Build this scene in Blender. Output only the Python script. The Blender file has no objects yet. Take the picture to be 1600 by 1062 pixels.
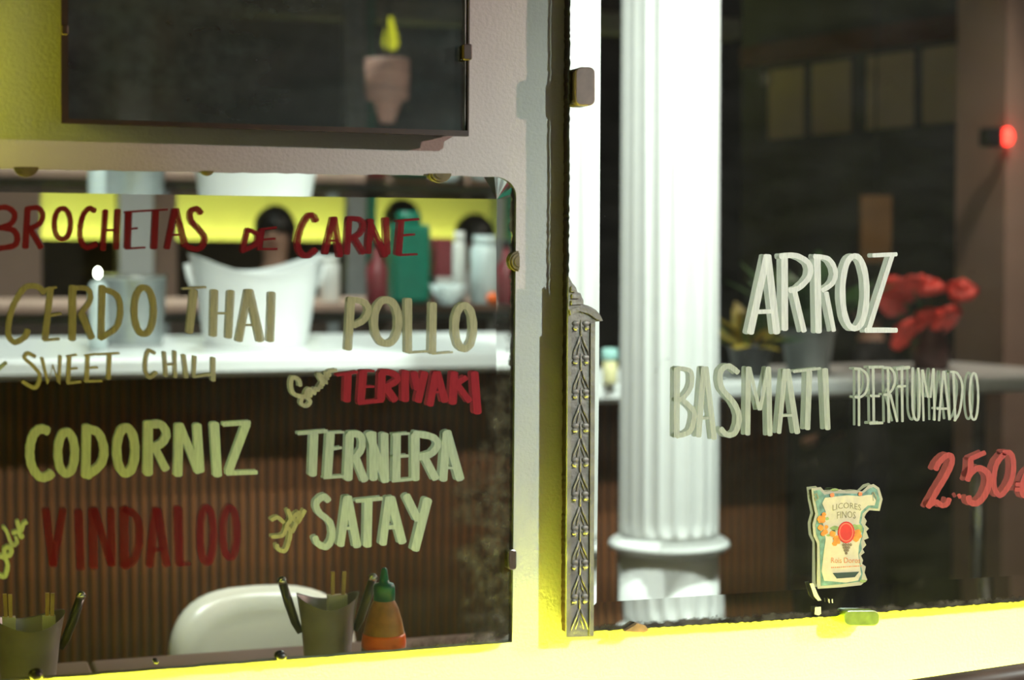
import bpy, bmesh, math, random
from mathutils import Vector, Matrix
random.seed(7)
S = bpy.context.scene
COL = S.collection
V = Vector

# ------------------------------------------------------------------ camera
FPX = 2700.0                                   # focal length in pixels of the 1600 px frame
CAM = V((0.0, -1.75, 1.30))
YAW, PITCH = math.radians(19.3), math.radians(-2.14)
FWD = V((math.sin(YAW)*math.cos(PITCH), math.cos(YAW)*math.cos(PITCH), math.sin(PITCH)))
RGT = V((math.cos(YAW), -math.sin(YAW), 0))
UPV = RGT.cross(FWD)
cd = bpy.data.cameras.new('camera'); cam = bpy.data.objects.new('camera', cd); COL.objects.link(cam)
m = Matrix((RGT, UPV, -FWD)).transposed().to_4x4(); m.translation = CAM
cam.matrix_world = m
cd.sensor_width = 36; cd.lens = FPX*36/1600; cd.clip_start = 0.02; cd.clip_end = 60
cd.dof.use_dof = True; cd.dof.focus_distance = 1.96; cd.dof.aperture_fstop = 4.0
S.camera = cam

# ------------------------------------------------------------------ world, exposure, room lamps
S.view_settings.view_transform = 'Standard'; S.view_settings.look = 'None'
S.view_settings.gamma = 1; S.view_settings.use_curve_mapping = False; S.view_settings.exposure = 0.0
w = bpy.data.worlds.new('world'); S.world = w; w.use_nodes = True
w.node_tree.nodes['Background'].inputs[0].default_value = (0.9, 0.8, 0.75, 1)
w.node_tree.nodes['Background'].inputs[1].default_value = 0.02
S.cycles.caustics_reflective = False; S.cycles.caustics_refractive = False
S.cycles.max_bounces = 6; S.cycles.diffuse_bounces = 2; S.cycles.glossy_bounces = 4; S.cycles.transparent_max_bounces = 12; S.cycles.sample_clamp_indirect = 4.0

def spot(name, loc, aim, power, col, size=70, blend=0.5, rad=0.03):
    l = bpy.data.lights.new(name, 'SPOT'); l.energy = power; l.color = col
    l.spot_size = math.radians(size); l.spot_blend = blend; l.shadow_soft_size = rad
    o = bpy.data.objects.new(name, l); COL.objects.link(o); o.location = loc
    o.rotation_euler = (V(aim)-V(loc)).to_track_quat('-Z', 'Y').to_euler()
    SPOTS.append((V(loc), V(aim)))
SPOTS = []
spot('ceiling_spot_neutral', (2.90, -3.20, 2.85), (1.34, 0, 0.75), 800, (0.84, 1.0, 0.93), 36, 0.7, 0.03)
spot('ceiling_spot_rosy', (4.10, -2.00, 2.35), (0.42, 0, 1.38), 440, (1.0, 0.62, 0.55), 56, 0.8, 0.04)
spot('ceiling_spot_column', (2.02, -0.95, 3.2), (1.64, -1.80, 1.50), 470, (0.94, 1.0, 0.97), 44, 0.7, 0.04)
spot('ceiling_spot_bar', (0.70, -0.55, 3.1), (0.55, -2.35, 0.9), 350, (0.98, 1.0, 0.98), 80, 0.7, 0.06)
spot('ceiling_spot_back_counter', (0.9, -3.9, 3.1), (0.95, -3.3, 1.1), 230, (0.92, 1.0, 0.98), 75, 0.6, 0.06)
spot('ceiling_spot_flowers', (3.3, -2.3, 3.1), (2.75, -3.4, 1.2), 130, (1.0, 0.82, 0.72), 75, 0.8, 0.06)

# ------------------------------------------------------------------ helpers
class Plane:
    def __init__(s, y, tilt, tarn=0):
        s.n = V((0, -math.cos(tilt), math.sin(tilt)))          # towards the room
        s.p = V((0, y, 1.30)); s.g = 0.005                       # glass thickness
def ray(px, py): return FWD*FPX + RGT*(px-800) - UPV*(py-531)
def hit(P, px, py, off=0.0):
    r = ray(px, py); q = P.p + P.n*off
    return CAM + r*((q-CAM).dot(P.n)/r.dot(P.n))
def virt(P, px, py, depth):
    v = CAM + ray(px, py)*(depth/FPX)
    q = P.p - P.n*P.g
    return v - P.n*(2*(v-q).dot(P.n))
PL = Plane(-0.030, math.radians(-1.06))                        # lower mirror, its top leaning forward
PU = Plane(-0.030, 0.0)                        # upper mirror
PR = Plane(-0.0235, 0.0)                        # tall mirror
WALL = Plane(0.0, 0.0)

def link(name, me, mat, parent=None, smooth=False):
    o = bpy.data.objects.new(name, me); COL.objects.link(o)
    if mat is not None:
        me.materials.clear()
        for mm in (mat if isinstance(mat, (list, tuple)) else [mat]): me.materials.append(mm)
    if smooth:
        for p in me.polygons: p.use_smooth = True
    if parent is not None: o.parent = parent
    return o
def origin(parent):
    t = V((0, 0, 0)); p = parent
    while p is not None: t += V(p.location); p = p.parent
    return t
class MB:
    def __init__(s): s.v = []; s.f = []; s.mi = []; s.cur = 0
    def add(s, vs, fs):
        b = len(s.v); s.v += [tuple(x) for x in vs]
        for f in fs: s.f.append([i+b for i in f]); s.mi.append(s.cur)
    def box(s, a, b):
        (x0, y0, z0), (x1, y1, z1) = a, b
        s.add([(x0,y0,z0),(x1,y0,z0),(x1,y1,z0),(x0,y1,z0),(x0,y0,z1),(x1,y0,z1),(x1,y1,z1),(x0,y1,z1)],
              [(0,3,2,1),(4,5,6,7),(0,1,5,4),(1,2,6,5),(2,3,7,6),(3,0,4,7)]); return s
    def rbox(s, a, b, r, n=3):                                    # box rounded in plan and at the top rim
        (x0, y0, z0), (x1, y1, z1) = a, b
        def ring(d, z):
            o = []
            for cx, cy, a0 in ((x1-r, y1-r, 0), (x0+r, y1-r, 90), (x0+r, y0+r, 180), (x1-r, y0+r, 270)):
                for k in range(n+1):
                    t = math.radians(a0+90*k/n); o.append((cx+(r-d)*math.cos(t), cy+(r-d)*math.sin(t), z))
            return o
        e = min(r, (z1-z0)*0.45)*0.6
        R = [ring(e, z0), ring(0, z0+e), ring(0, z1-e), ring(e*0.3, z1-e*0.3), ring(e, z1)]
        N = len(R[0]); vs = sum(R, []); fs = []
        for j in range(4):
            for i in range(N): fs.append((j*N+i, j*N+(i+1)%N, (j+1)*N+(i+1)%N, (j+1)*N+i))
        fs.append(tuple(range(N))[::-1]); fs.append(tuple(4*N+i for i in range(N)))
        s.add(vs, fs); return s
    def lathe(s, prof, n=32, c=(0,0,0), rim=None, close=True):
        N = len(prof); vs = []; fs = []
        for j, (r, z) in enumerate(prof):
            for i in range(n):
                t = 2*math.pi*i/n; rr, zz = (r, z) if rim is None else rim(r, z, t, j)
                vs.append((c[0]+rr*math.cos(t), c[1]+rr*math.sin(t), c[2]+zz))
        for j in range(N-1):
            for i in range(n): fs.append((j*n+i, j*n+(i+1)%n, (j+1)*n+(i+1)%n, (j+1)*n+i))
        if close:
            fs.append(tuple(range(n))[::-1]); fs.append(tuple((N-1)*n+i for i in range(n)))
        s.add(vs, fs); return s
    def tube(s, pts, rad, n=8):
        pts = [V(p) for p in pts]; R = rad if isinstance(rad, (list, tuple)) else [rad]*len(pts)
        vs = []; fs = []; prev = None
        for i, p in enumerate(pts):
            d = (pts[min(i+1, len(pts)-1)]-pts[max(i-1, 0)]).normalized()
            a = d.orthogonal().normalized() if prev is None else (prev-d*prev.dot(d)).normalized()
            prev = a; b = d.cross(a)
            for k in range(n):
                t = 2*math.pi*k/n; vs.append(p+(a*math.cos(t)+b*math.sin(t))*R[i])
        for j in range(len(pts)-1):
            for k in range(n): fs.append((j*n+k, j*n+(k+1)%n, (j+1)*n+(k+1)%n, (j+1)*n+k))
        fs.append(tuple(range(n))[::-1]); fs.append(tuple((len(pts)-1)*n+k for k in range(n)))
        s.add(vs, fs); return s
    def ball(s, c, r, seg=14, rings=9, sc=(1,1,1)):
        prof = [(max(1e-4, math.sin(math.pi*j/rings)), -math.cos(math.pi*j/rings)) for j in range(rings+1)]
        b = len(s.v); s.lathe(prof, seg)
        for i in range(b, len(s.v)):
            x, y, z = s.v[i]; s.v[i] = (c[0]+x*r*sc[0], c[1]+y*r*sc[1], c[2]+z*r*sc[2])
        return s
    def prism(s, outline, n, t):                                  # world outline extruded by t along n
        k = len(outline); a = [V(p) for p in outline]; b = [p+n*t for p in a]
        s.add(a+b, [tuple(range(k))[::-1], tuple(range(k, 2*k))]+[(i, (i+1)%k, k+(i+1)%k, k+i) for i in range(k)]); return s
    def build(s, name, mat, parent=None, smooth=False, world=False):
        me = bpy.data.meshes.new(name)
        o0 = origin(parent) if world else V((0,0,0))
        me.from_pydata([tuple(V(v)-o0) for v in s.v], [], s.f)
        if s.cur or any(s.mi):
            for p, i in zip(me.polygons, s.mi): p.material_index = i
        me.validate(); me.update()
        return link(name, me, mat, parent, smooth)
def tag(o, label, cat, group=None):
    o['label'] = label; o['category'] = cat
    if group: o['group'] = group
    return o
def thing(name, loc, label, cat, group=None, rz=0):
    o = bpy.data.objects.new(name, None); o.empty_display_size = 0.05; COL.objects.link(o)
    o.location = loc; o.rotation_euler = (0, 0, rz)
    return tag(o, label, cat, group)
def struct(o): o['kind'] = 'structure'; return o
def copy_tree(o, parent=None):
    c = o.copy(); COL.objects.link(c); c.parent = parent
    for ch in o.children: copy_tree(ch, c)
    return c

# ------------------------------------------------------------------ materials
MATS = {}
def pmat(name, col, rough=0.5, metal=0.0, var=0.0, scale=20, bump=0.0, bscale=120, emit=None, es=0, stretch=(1,1,1), spec=0.5, trans=0.0):
    mt = bpy.data.materials.new(name); mt.use_nodes = True; nt = mt.node_tree; b = nt.nodes['Principled BSDF']
    b.inputs['Base Color'].default_value = (*col, 1); b.inputs['Roughness'].default_value = rough
    b.inputs['Metallic'].default_value = metal; b.inputs['Specular IOR Level'].default_value = spec
    tc = nt.nodes.new('ShaderNodeTexCoord'); mp = nt.nodes.new('ShaderNodeMapping'); mp.inputs['Scale'].default_value = stretch
    nt.links.new(tc.outputs['Object'], mp.inputs['Vector'])
    if var:
        n = nt.nodes.new('ShaderNodeTexNoise'); n.inputs['Scale'].default_value = scale; n.inputs['Detail'].default_value = 5
        nt.links.new(mp.outputs[0], n.inputs['Vector'])
        r = nt.nodes.new('ShaderNodeValToRGB')
        r.color_ramp.elements[0].position = 0.3; r.color_ramp.elements[1].position = 0.7
        r.color_ramp.elements[0].color = (*[max(0, c*(1-var)) for c in col], 1)
        r.color_ramp.elements[1].color = (*[min(1, c*(1+var)) for c in col], 1)
        nt.links.new(n.outputs['Fac'], r.inputs[0]); nt.links.new(r.outputs[0], b.inputs['Base Color'])
    if bump:
        n2 = nt.nodes.new('ShaderNodeTexNoise'); n2.inputs['Scale'].default_value = bscale; n2.inputs['Detail'].default_value = 3
        nt.links.new(mp.outputs[0], n2.inputs['Vector'])
        bp = nt.nodes.new('ShaderNodeBump'); bp.inputs['Strength'].default_value = bump; bp.inputs['Distance'].default_value = 0.002
        nt.links.new(n2.outputs['Fac'], bp.inputs['Height']); nt.links.new(bp.outputs[0], b.inputs['Normal'])
    if trans: b.inputs['Transmission Weight'].default_value = trans
    if emit: b.inputs['Emission Color'].default_value = (*emit, 1); b.inputs['Emission Strength'].default_value = es
    MATS[name] = mt; return mt

def paint(name, col, alpha, tr=0.42, streak=True):
    """dry marker paint: streaky, a little see-through, lets light through to its back"""
    mt = bpy.data.materials.new(name); mt.use_nodes = True; nt = mt.node_tree; nt.nodes.clear()
    out = nt.nodes.new('ShaderNodeOutputMaterial'); d = nt.nodes.new('ShaderNodeBsdfDiffuse'); t = nt.nodes.new('ShaderNodeBsdfTranslucent')
    d.inputs[0].default_value = (*col, 1); t.inputs[0].default_value = (*col, 1)
    m1 = nt.nodes.new('ShaderNodeMixShader'); m1.inputs[0].default_value = tr
    nt.links.new(d.outputs[0], m1.inputs[1]); nt.links.new(t.outputs[0], m1.inputs[2])
    if not streak: nt.links.new(m1.outputs[0], out.inputs[0]); return mt
    tc = nt.nodes.new('ShaderNodeTexCoord'); mp = nt.nodes.new('ShaderNodeMapping'); mp.inputs['Scale'].default_value = (420, 1, 60)
    nt.links.new(tc.outputs['Object'], mp.inputs['Vector'])
    n = nt.nodes.new('ShaderNodeTexNoise'); n.inputs['Scale'].default_value = 1; n.inputs['Detail'].default_value = 3
    nt.links.new(mp.outputs[0], n.inputs['Vector'])
    r = nt.nodes.new('ShaderNodeMapRange'); r.inputs[1].default_value = 0.3; r.inputs[2].default_value = 0.65
    r.inputs[3].default_value = alpha-0.16; r.inputs[4].default_value = min(1, alpha+0.1)
    nt.links.new(n.outputs['Fac'], r.inputs[0])
    tp = nt.nodes.new('ShaderNodeBsdfTransparent'); m2 = nt.nodes.new('ShaderNodeMixShader')
    nt.links.new(r.outputs[0], m2.inputs[0]); nt.links.new(tp.outputs[0], m2.inputs[1]); nt.links.new(m1.outputs[0], m2.inputs[2])
    nt.links.new(m2.outputs[0], out.inputs[0])
    return mt

def silver(name, base, tarn, dark=(0.018, 0.012, 0.009), light=(0.10, 0.085, 0.06), rough=0.004):
    """silvering with dark decayed patches; tarn = node-builder giving the decay mask"""
    mt = bpy.data.materials.new(name); mt.use_nodes = True; nt = mt.node_tree; nt.nodes.clear()
    out = nt.nodes.new('ShaderNodeOutputMaterial')
    g = nt.nodes.new('ShaderNodeBsdfGlossy'); g.inputs['Color'].default_value = (*base, 1); g.inputs['Roughness'].default_value = rough
    d = nt.nodes.new('ShaderNodeBsdfDiffuse')
    tc = nt.nodes.new('ShaderNodeTexCoord')
    n = nt.nodes.new('ShaderNodeTexNoise'); n.inputs['Scale'].default_value = 60; n.inputs['Detail'].default_value = 6
    nt.links.new(tc.outputs['Object'], n.inputs['Vector'])
    cr = nt.nodes.new('ShaderNodeValToRGB'); cr.color_ramp.elements[0].position = 0.38; cr.color_ramp.elements[1].position = 0.68
    cr.color_ramp.elements[0].color = (*dark, 1); cr.color_ramp.elements[1].color = (*light, 1)
    nt.links.new(n.outputs['Fac'], cr.inputs[0]); nt.links.new(cr.outputs[0], d.inputs['Color'])
    mx = nt.nodes.new('ShaderNodeMixShader')
    mask = tarn(nt, tc)
    nt.links.new(mask, mx.inputs[0]); nt.links.new(g.outputs[0], mx.inputs[1]); nt.links.new(d.outputs[0], mx.inputs[2])
    nt.links.new(mx.outputs[0], out.inputs['Surface'])
    return mt
def M(nt, op, a, b=None, c=None, clamp=False):
    n = nt.nodes.new('ShaderNodeMath'); n.operation = op; n.use_clamp = clamp
    for i, x in enumerate((a, b, c)):
        if x is None: continue
        if isinstance(x, (int, float)): n.inputs[i].default_value = x
        else: nt.links.new(x, n.inputs[i])
    return n.outputs[0]
def noise(nt, tc, scale, detail=5, stretch=(1,1,1)):
    mp = nt.nodes.new('ShaderNodeMapping'); mp.inputs['Scale'].default_value = stretch
    nt.links.new(tc.outputs['Object'], mp.inputs['Vector'])
    n = nt.nodes.new('ShaderNodeTexNoise'); n.inputs['Scale'].default_value = scale; n.inputs['Detail'].default_value = detail
    nt.links.new(mp.outputs[0], n.inputs['Vector']); return n.outputs['Fac']
def xz(nt, tc):
    s = nt.nodes.new('ShaderNodeSeparateXYZ'); nt.links.new(tc.outputs['Object'], s.inputs[0]); return s.outputs[0], s.outputs[2]

def glass_mat(name, dirt=0.012, specks=0.0, tint=(0.97, 1.0, 0.98)):
    mt = bpy.data.materials.new(name); mt.use_nodes = True; nt = mt.node_tree; nt.nodes.clear()
    out = nt.nodes.new('ShaderNodeOutputMaterial'); tr = nt.nodes.new('ShaderNodeBsdfTransparent'); tr.inputs[0].default_value = (*tint, 1)
    gl = nt.nodes.new('ShaderNodeBsdfGlossy'); gl.inputs['Roughness'].default_value = 0.0
    lw = nt.nodes.new('ShaderNodeFresnel'); lw.inputs[0].default_value = 1.45
    mx = nt.nodes.new('ShaderNodeMixShader'); nt.links.new(M(nt, 'MULTIPLY', lw.outputs[0], 0.6), mx.inputs[0])
    nt.links.new(tr.outputs[0], mx.inputs[1]); nt.links.new(gl.outputs[0], mx.inputs[2])
    d = nt.nodes.new('ShaderNodeBsdfDiffuse'); d.inputs[0].default_value = (0.75, 0.75, 0.7, 1)
    tc = nt.nodes.new('ShaderNodeTexCoord')
    sm = M(nt, 'MULTIPLY', noise(nt, tc, 14, 6, (1, 1, 2.2)), dirt*2)
    if specks:
        sp = noise(nt, tc, 330, 2, (1, 1, 1.6))
        cl = noise(nt, tc, 9, 3)
        sp = M(nt, 'GREATER_THAN', M(nt, 'ADD', sp, M(nt, 'MULTIPLY', cl, 0.16)), 0.865)
        sm = M(nt, 'MAXIMUM', sm, M(nt, 'MULTIPLY', sp, specks))
    m2 = nt.nodes.new('ShaderNodeMixShader'); nt.links.new(sm, m2.inputs[0])
    nt.links.new(mx.outputs[0], m2.inputs[1]); nt.links.new(d.outputs[0], m2.inputs[2])
    nt.links.new(m2.outputs[0], out.inputs['Surface'])
    return mt

wallm = pmat('wall_paint', (0.52, 0.50, 0.47), 0.75, bump=0.35, bscale=260, var=0.02, scale=40)
darkwood = pmat('dark_wood', (0.045, 0.026, 0.017), 0.55, var=0.5, scale=14, stretch=(1, 6, 6), bump=0.2, bscale=60)
frame_brown = pmat('frame_brown', (0.03, 0.014, 0.010), 0.5, var=0.4, scale=40)
slatm = pmat('slat_wood', (0.16, 0.055, 0.018), 0.6, spec=0.15, var=0.35, scale=10, stretch=(8, 8, 0.7), bump=0.2, bscale=50)
slat_back = pmat('slat_backing', (0.018, 0.008, 0.005), 0.7)
whitem = pmat('white_lacquer', (0.82, 0.83, 0.82), 0.3, var=0.03, scale=5)
colm = pmat('column_paint', (0.80, 0.81, 0.79), 0.4, var=0.02, scale=30, bump=0.1)
tablem = pmat('table_laminate', (0.26, 0.17, 0.15), 0.45, var=0.12, scale=6)
pewter = pmat('pewter', (0.20, 0.19, 0.165), 0.45, metal=0.1, var=0.3, scale=50, bump=0.4, bscale=200)
brass = pmat('old_brass', (0.13, 0.10, 0.05), 0.45, metal=0.35, var=0.35, scale=90)
chrome = pmat('chrome', (0.7, 0.7, 0.68), 0.18, metal=1.0, var=0.05)
clip_plastic = pmat('clip_plastic', (0.13, 0.09, 0.075), 0.35, var=0.25, scale=60)
clear_clip = pmat('clip_clear', (0.22, 0.30, 0.06), 0.25, var=0.2, scale=80)
galv = pmat('galvanised_grey', (0.29, 0.28, 0.30), 0.45, metal=0.3, var=0.12, scale=30)
blackp = pmat('black_plastic', (0.012, 0.012, 0.014), 0.35, var=0.2)
bamboo = pmat('bamboo', (0.55, 0.38, 0.20), 0.55, var=0.15, scale=60, stretch=(3,3,1))
paperw = pmat('paper_white', (0.8, 0.8, 0.76), 0.8, var=0.04)
leather = pmat('white_leatherette', (0.80, 0.77, 0.66), 0.33, var=0.03, scale=8, bump=0.1)
capgreen = pmat('cap_green', (0.0, 0.085, 0.085), 0.3, var=0.1)
sauce = pmat('chilli_sauce', (0.78, 0.11, 0.006), 0.35, var=0.15, scale=40)
bottlem = pmat('bottle_smeared', (0.33, 0.13, 0.045), 0.3, var=0.35, scale=45)
labelm = pmat('bottle_label', (0.16, 0.12, 0.13), 0.5, var=0.2)
yellow_tube = pmat('yellow_tube', (0.9, 0.85, 0.1), 0.4, emit=(0.94, 1.0, 0.065), es=300)
yellow_tube_far = pmat('yellow_tube_far', (0.9, 0.85, 0.1), 0.4, emit=(0.93, 1.0, 0.2), es=95)
skinm = pmat('skin', (0.45, 0.26, 0.18), 0.5, var=0.05)
hairm = pmat('hair_black', (0.008, 0.007, 0.007), 0.45, var=0.3, scale=80)
floorm = pmat('floor_tile', (0.07, 0.05, 0.04), 0.4, var=0.3, scale=4)
ceilm = pmat('ceiling_dark', (0.045, 0.045, 0.045), 0.8, var=0.2, scale=3)
farwall = pmat('far_wall', (0.50, 0.46, 0.34), 0.7, var=0.1, scale=3)
sidewall = pmat('side_wall', (0.045, 0.048, 0.05), 0.7, var=0.5, scale=2.5)
rosy = pmat('rosy_plaster', (0.42, 0.27, 0.21), 0.7, var=0.06, scale=6)
beige = pmat('beige_sheet', (0.50, 0.38, 0.24), 0.8, var=0.06, scale=5)
oxblood = pmat('oxblood_paint', (0.07, 0.018, 0.016), 0.5, var=0.2)
red_lens = pmat('red_lens', (0.8, 0.02, 0.01), 0.3, emit=(1.0, 0.03, 0.02), es=9)
leafm = pmat('leaf_green', (0.05, 0.13, 0.03), 0.45, var=0.4, scale=12)
yleaf = pmat('leaf_yellow', (0.42, 0.30, 0.03), 0.5, var=0.3, scale=12)
petal = pmat('petal_red', (0.80, 0.05, 0.03), 0.5, var=0.25, scale=25)
greybox = pmat('grey_enamel', (0.25, 0.27, 0.27), 0.4, var=0.1)
tealm = pmat('teal_plastic', (0.0, 0.16, 0.10), 0.35, var=0.1)
marool = pmat('maroon_plastic', (0.22, 0.03, 0.04), 0.4, var=0.1)
steel = pmat('brushed_steel', (0.5, 0.54, 0.54), 0.35, metal=0.85, var=0.15, scale=20, stretch=(1,1,14))
clearp = pmat('frosted_plastic', (0.62, 0.72, 0.72), 0.3, var=0.06)

# ------------------------------------------------------------------ the room
XE = virt(PL, 803, 340, 8.8).x
def slab(name, a, b, mat): return struct(MB().box(a, b).build(name, mat))
slab('wall_back', (-2.6, 0.0, 0.0), (6.2, 0.15, 3.4), wallm)                   # the wall with the mirrors
slab('wall_front', (-2.6, -7.15, 0.0), (XE, -7.0, 3.4), farwall)
slab('wall_front_dark', (XE, -7.15, 0.0), (6.2, -7.0, 3.4), sidewall)
slab('baffle_wall', (XE, -7.0, 0.0), (XE+0.12, -5.9, 3.4), sidewall)  # added baffle, keeps the tube's yellow light from spreading sideways
slab('glow_baffle_1', (-2.6, -7.0, 1.85), (XE, -6.45, 3.4), sidewall)   # soffit added over the bench to stop the tube's glow spreading upwards
#              # opposite wall
slab('wall_left', (-2.75, -7.15, 0.0), (-2.6, 0.15, 3.4), sidewall)
slab('wall_right', (6.2, -7.15, 0.0), (6.35, 0.15, 3.4), sidewall)
slab('floor', (-2.75, -7.15, -0.1), (6.35, 0.15, 0.0), floorm)
slab('ceiling', (-2.75, -7.15, 3.4), (6.35, 0.15, 3.5), ceilm)

# light trough along the mirror wall: a board with a yellow tube behind it
t = thing('light_trough', (0.9, -0.06, 0.0), 'dark wooden light trough with yellow tube along the wall below the mirrors', 'light trough')
MB().box((-2.6+0.02, -0.112, 0.0), (0.93, -0.092, 0.80)).build('trough_board', darkwood, t, world=True)
MB().box((-2.58, -0.092, 0.60), (0.93, -0.001, 0.615)).build('trough_shelf', darkwood, t, world=True)
MB().tube([(-2.3, -0.042, 0.685), (1.34, -0.042, 0.685)], 0.013, 10).build('tube', yellow_tube, t, world=True)
# the same along the opposite wall
zf = virt(PL, 400, 374, 8.7).z
t = thing('light_trough', (0.9, -6.9, 0.0), 'dark bench back with yellow tube behind it on the opposite wall', 'light trough')
MB().box((-2.58, -6.80, 0.0), (XE-0.01, -6.76, zf)).build('bench_back', darkwood, t, world=True)
MB().box((-2.58, -6.999, zf-0.14), (XE-0.01, -6.80, zf-0.12)).build('trough_shelf', darkwood, t, world=True)
MB().tube([(-2.3, -6.90, zf-0.06), (XE-0.1, -6.90, zf-0.06)], 0.02, 10).build('tube', yellow_tube_far, t, world=True)

# ceiling spotlights that carry the spots above
for k, (l, a) in enumerate(SPOTS):
    d = (a-l).normalized(); nm = ['beside the tall mirror end of the room', 'nearest the right-hand wall', 'close above the white fluted column', 'between the mirror wall and the bar', 'above the back counter', 'above the red flowers'][k]
    t = thing('ceiling_spotlight', (l.x, l.y, 3.4), 'small white ceiling spotlight '+nm, 'spotlight', 'ceiling spotlights')
    MB().tube([(l.x, l.y, 3.4), (l.x, l.y, l.z+0.02)], 0.012, 10).build('stem', whitem, t, world=True)
    b = MB(); q = d.orthogonal().normalized(); r = d.cross(q); n = 20
    rings = [(-0.13, 0.02), (-0.12, 0.045), (-0.04, 0.05), (-0.035, 0.046), (-0.11, 0.04)]
    vs = [l+d*z+(q*math.cos(2*math.pi*i/n)+r*math.sin(2*math.pi*i/n))*rr for z, rr in rings for i in range(n)]
    b.add(vs, [(j*n+i, j*n+(i+1)%n, (j+1)*n+(i+1)%n, (j+1)*n+i) for j in range(4) for i in range(n)]+[tuple(range(n))])
    b.build('housing', whitem, t, world=True)

# yellow sconce on the mirror wall, left of the mirrors
pc = hit(WALL, -330, 120)
t = thing('wall_sconce', (pc.x, -0.06, pc.z), 'small yellow wall sconce left of the mirrors', 'lamp')
MB().box((-0.05, 0.045, -0.06), (0.05, 0.06, 0.06)).build('back_plate', brass, t)
MB().lathe([(0.03, -0.07), (0.045, -0.05), (0.045, 0.05), (0.03, 0.07)], 20).build('shade', pmat('sconce_glow', (0.9, 0.85, 0.3), 0.5, emit=(0.98, 1.0, 0.06), es=16), t, smooth=True)

# ------------------------------------------------------------------ mirrors
def lerp_path(pts, n):
    pts = [V((*p, 0)) for p in pts]; L = [0]
    for a, b in zip(pts, pts[1:]): L.append(L[-1]+(b-a).length)
    out = []
    for k in range(n+1):
        s = L[-1]*k/n; i = 0
        while i < len(L)-2 and L[i+1] < s: i += 1
        u = 0 if L[i+1] == L[i] else (s-L[i])/(L[i+1]-L[i]); p = pts[i].lerp(pts[i+1], u); out.append((p.x, p.y))
    return out
def make_mirror(name, P, sides, label, smat, gmat, backmat, jag, back, lip=None, beta=0.056):
    """sides: list of (outer path, inner path, samples, jagged) in frame pixels, clockwise from the left end of the top"""
    outer, inner = [], []
    for o, i, n, j in sides:
        po, pi = lerp_path(o, n), (lerp_path(i, n) if i else None)
        for k in range(n):
            q = po[k]
            if j and jag: q = (q[0]+random.uniform(-jag, jag)*0.8, q[1]+random.uniform(-jag, jag))
            outer.append(q); inner.append(pi[k] if pi else None)
    c = hit(P, sum(p[0] for p in outer)/len(outer), max(p[1] for p in outer))
    t = thing(name, c, label, 'mirror')
    N = len(outer)
    # silvering with its bevelled rim
    vo, vi = [], [hit(P, *(i or o), -P.g) for o, i in zip(outer, inner)]
    ends = []                                                   # side index of every sample
    for k_, (o, i, n, j) in enumerate(sides): ends += [k_]*n
    for q, o in enumerate(outer):
        b = hit(P, *o, -P.g); a = vi[q]; si = sides[ends[q]][1]
        if si is None: vo.append(b); continue
        k0 = ends.index(ends[q]); k1 = len(ends)-1-ends[::-1].index(ends[q])
        tv = vi[min(q+1, k1)]-vi[max(q-1, k0)]; d = b-a
        h_ = (d-tv.normalized()*d.dot(tv.normalized())).length if tv.length > 1e-3 else d.length*0.8
        vo.append(b+P.n*(h_*beta))
    mb = MB(); mb.add(vo+vi, [tuple(N+i for i in range(N))]+[(i, N+i, N+(i+1)%N, (i+1)%N) for i in range(N) if (vo[i]-vi[i]).length > 1e-5 or (vo[(i+1)%N]-vi[(i+1)%N]).length > 1e-5])
    mb.build('silvering', smat(c), t, world=True)
    # glass pane
    fr = [hit(P, *o, 0.0) for o in outer]; mb = MB()
    mb.add(fr, [tuple(range(N))]); mb.build('glass_pane', gmat, t, world=True)
    eb = MB(); lo = [hit(P, *o, -0.0002) for o in outer]; hi = [p - P.n*0.0046 for p in lo]
    eb.add(lo+hi, [(i, (i+1)%N, N+(i+1)%N, N+i) for i in range(N)]); eb.build('glass_edge', edgem, t, world=True)
    # backing board down to the wall
    bp = [hit(P, *o, -P.g-0.0012) for o in outer]
    bb = MB(); e = [V((p.x, -0.0015, p.z)) for p in bp]
    bb.add(bp+e, [tuple(range(N)), tuple(range(N, 2*N))[::-1]]+[(i, (i+1)%N, N+(i+1)%N, N+i) for i in range(N)])
    bb.build('backing_board', backmat, t, world=True)
    return t
edgem = pmat('glass_edge', (0.05, 0.06, 0.045), 0.4, var=0.5, scale=120)

def tarn_lower(c):
    xr, zb = hit(PL, 803, 700).x-c.x, hit(PL, 800, 1003).z-c.z
    zt = hit(PL, 800, 560).z-c.z
    def f(nt, tc):
        x, z = xz(nt, tc)
        dr = M(nt, 'MULTIPLY', M(nt, 'SUBTRACT', xr, x), 1/0.058)
        dr = M(nt, 'ADD', dr, M(nt, 'MULTIPLY', M(nt, 'MAXIMUM', M(nt, 'ADD', z, -(zb+0.16)), 0.0), 5.0))
        # bottom edge rises to the right: decay is widest in the corner
        db = M(nt, 'ADD', M(nt, 'MULTIPLY', M(nt, 'ADD', z, -zb), 1/0.026), M(nt, 'MULTIPLY', M(nt, 'MAXIMUM', M(nt, 'SUBTRACT', xr-0.02, x), 0.0), 9.0))
        d = M(nt, 'MINIMUM', dr, db)
        nz = noise(nt, tc, 28, 7)
        a = M(nt, 'MULTIPLY', M(nt, 'SUBTRACT', M(nt, 'MULTIPLY', nz, 2.0), d), 2.2, clamp=True)
        rim = M(nt, 'MULTIPLY', M(nt, 'SUBTRACT', M(nt, 'MULTIPLY', noise(nt, tc, 90, 4), 0.010), M(nt, 'SUBTRACT', xr, x)), 500, clamp=True)
        fine = M(nt, 'MULTIPLY', noise(nt, tc, 160, 3), 1.35, clamp=True)
        return M(nt, 'MAXIMUM', M(nt, 'MULTIPLY', a, fine), rim)
    return silver('silvering_lower', (0.80, 0.84, 0.80), f)
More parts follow.
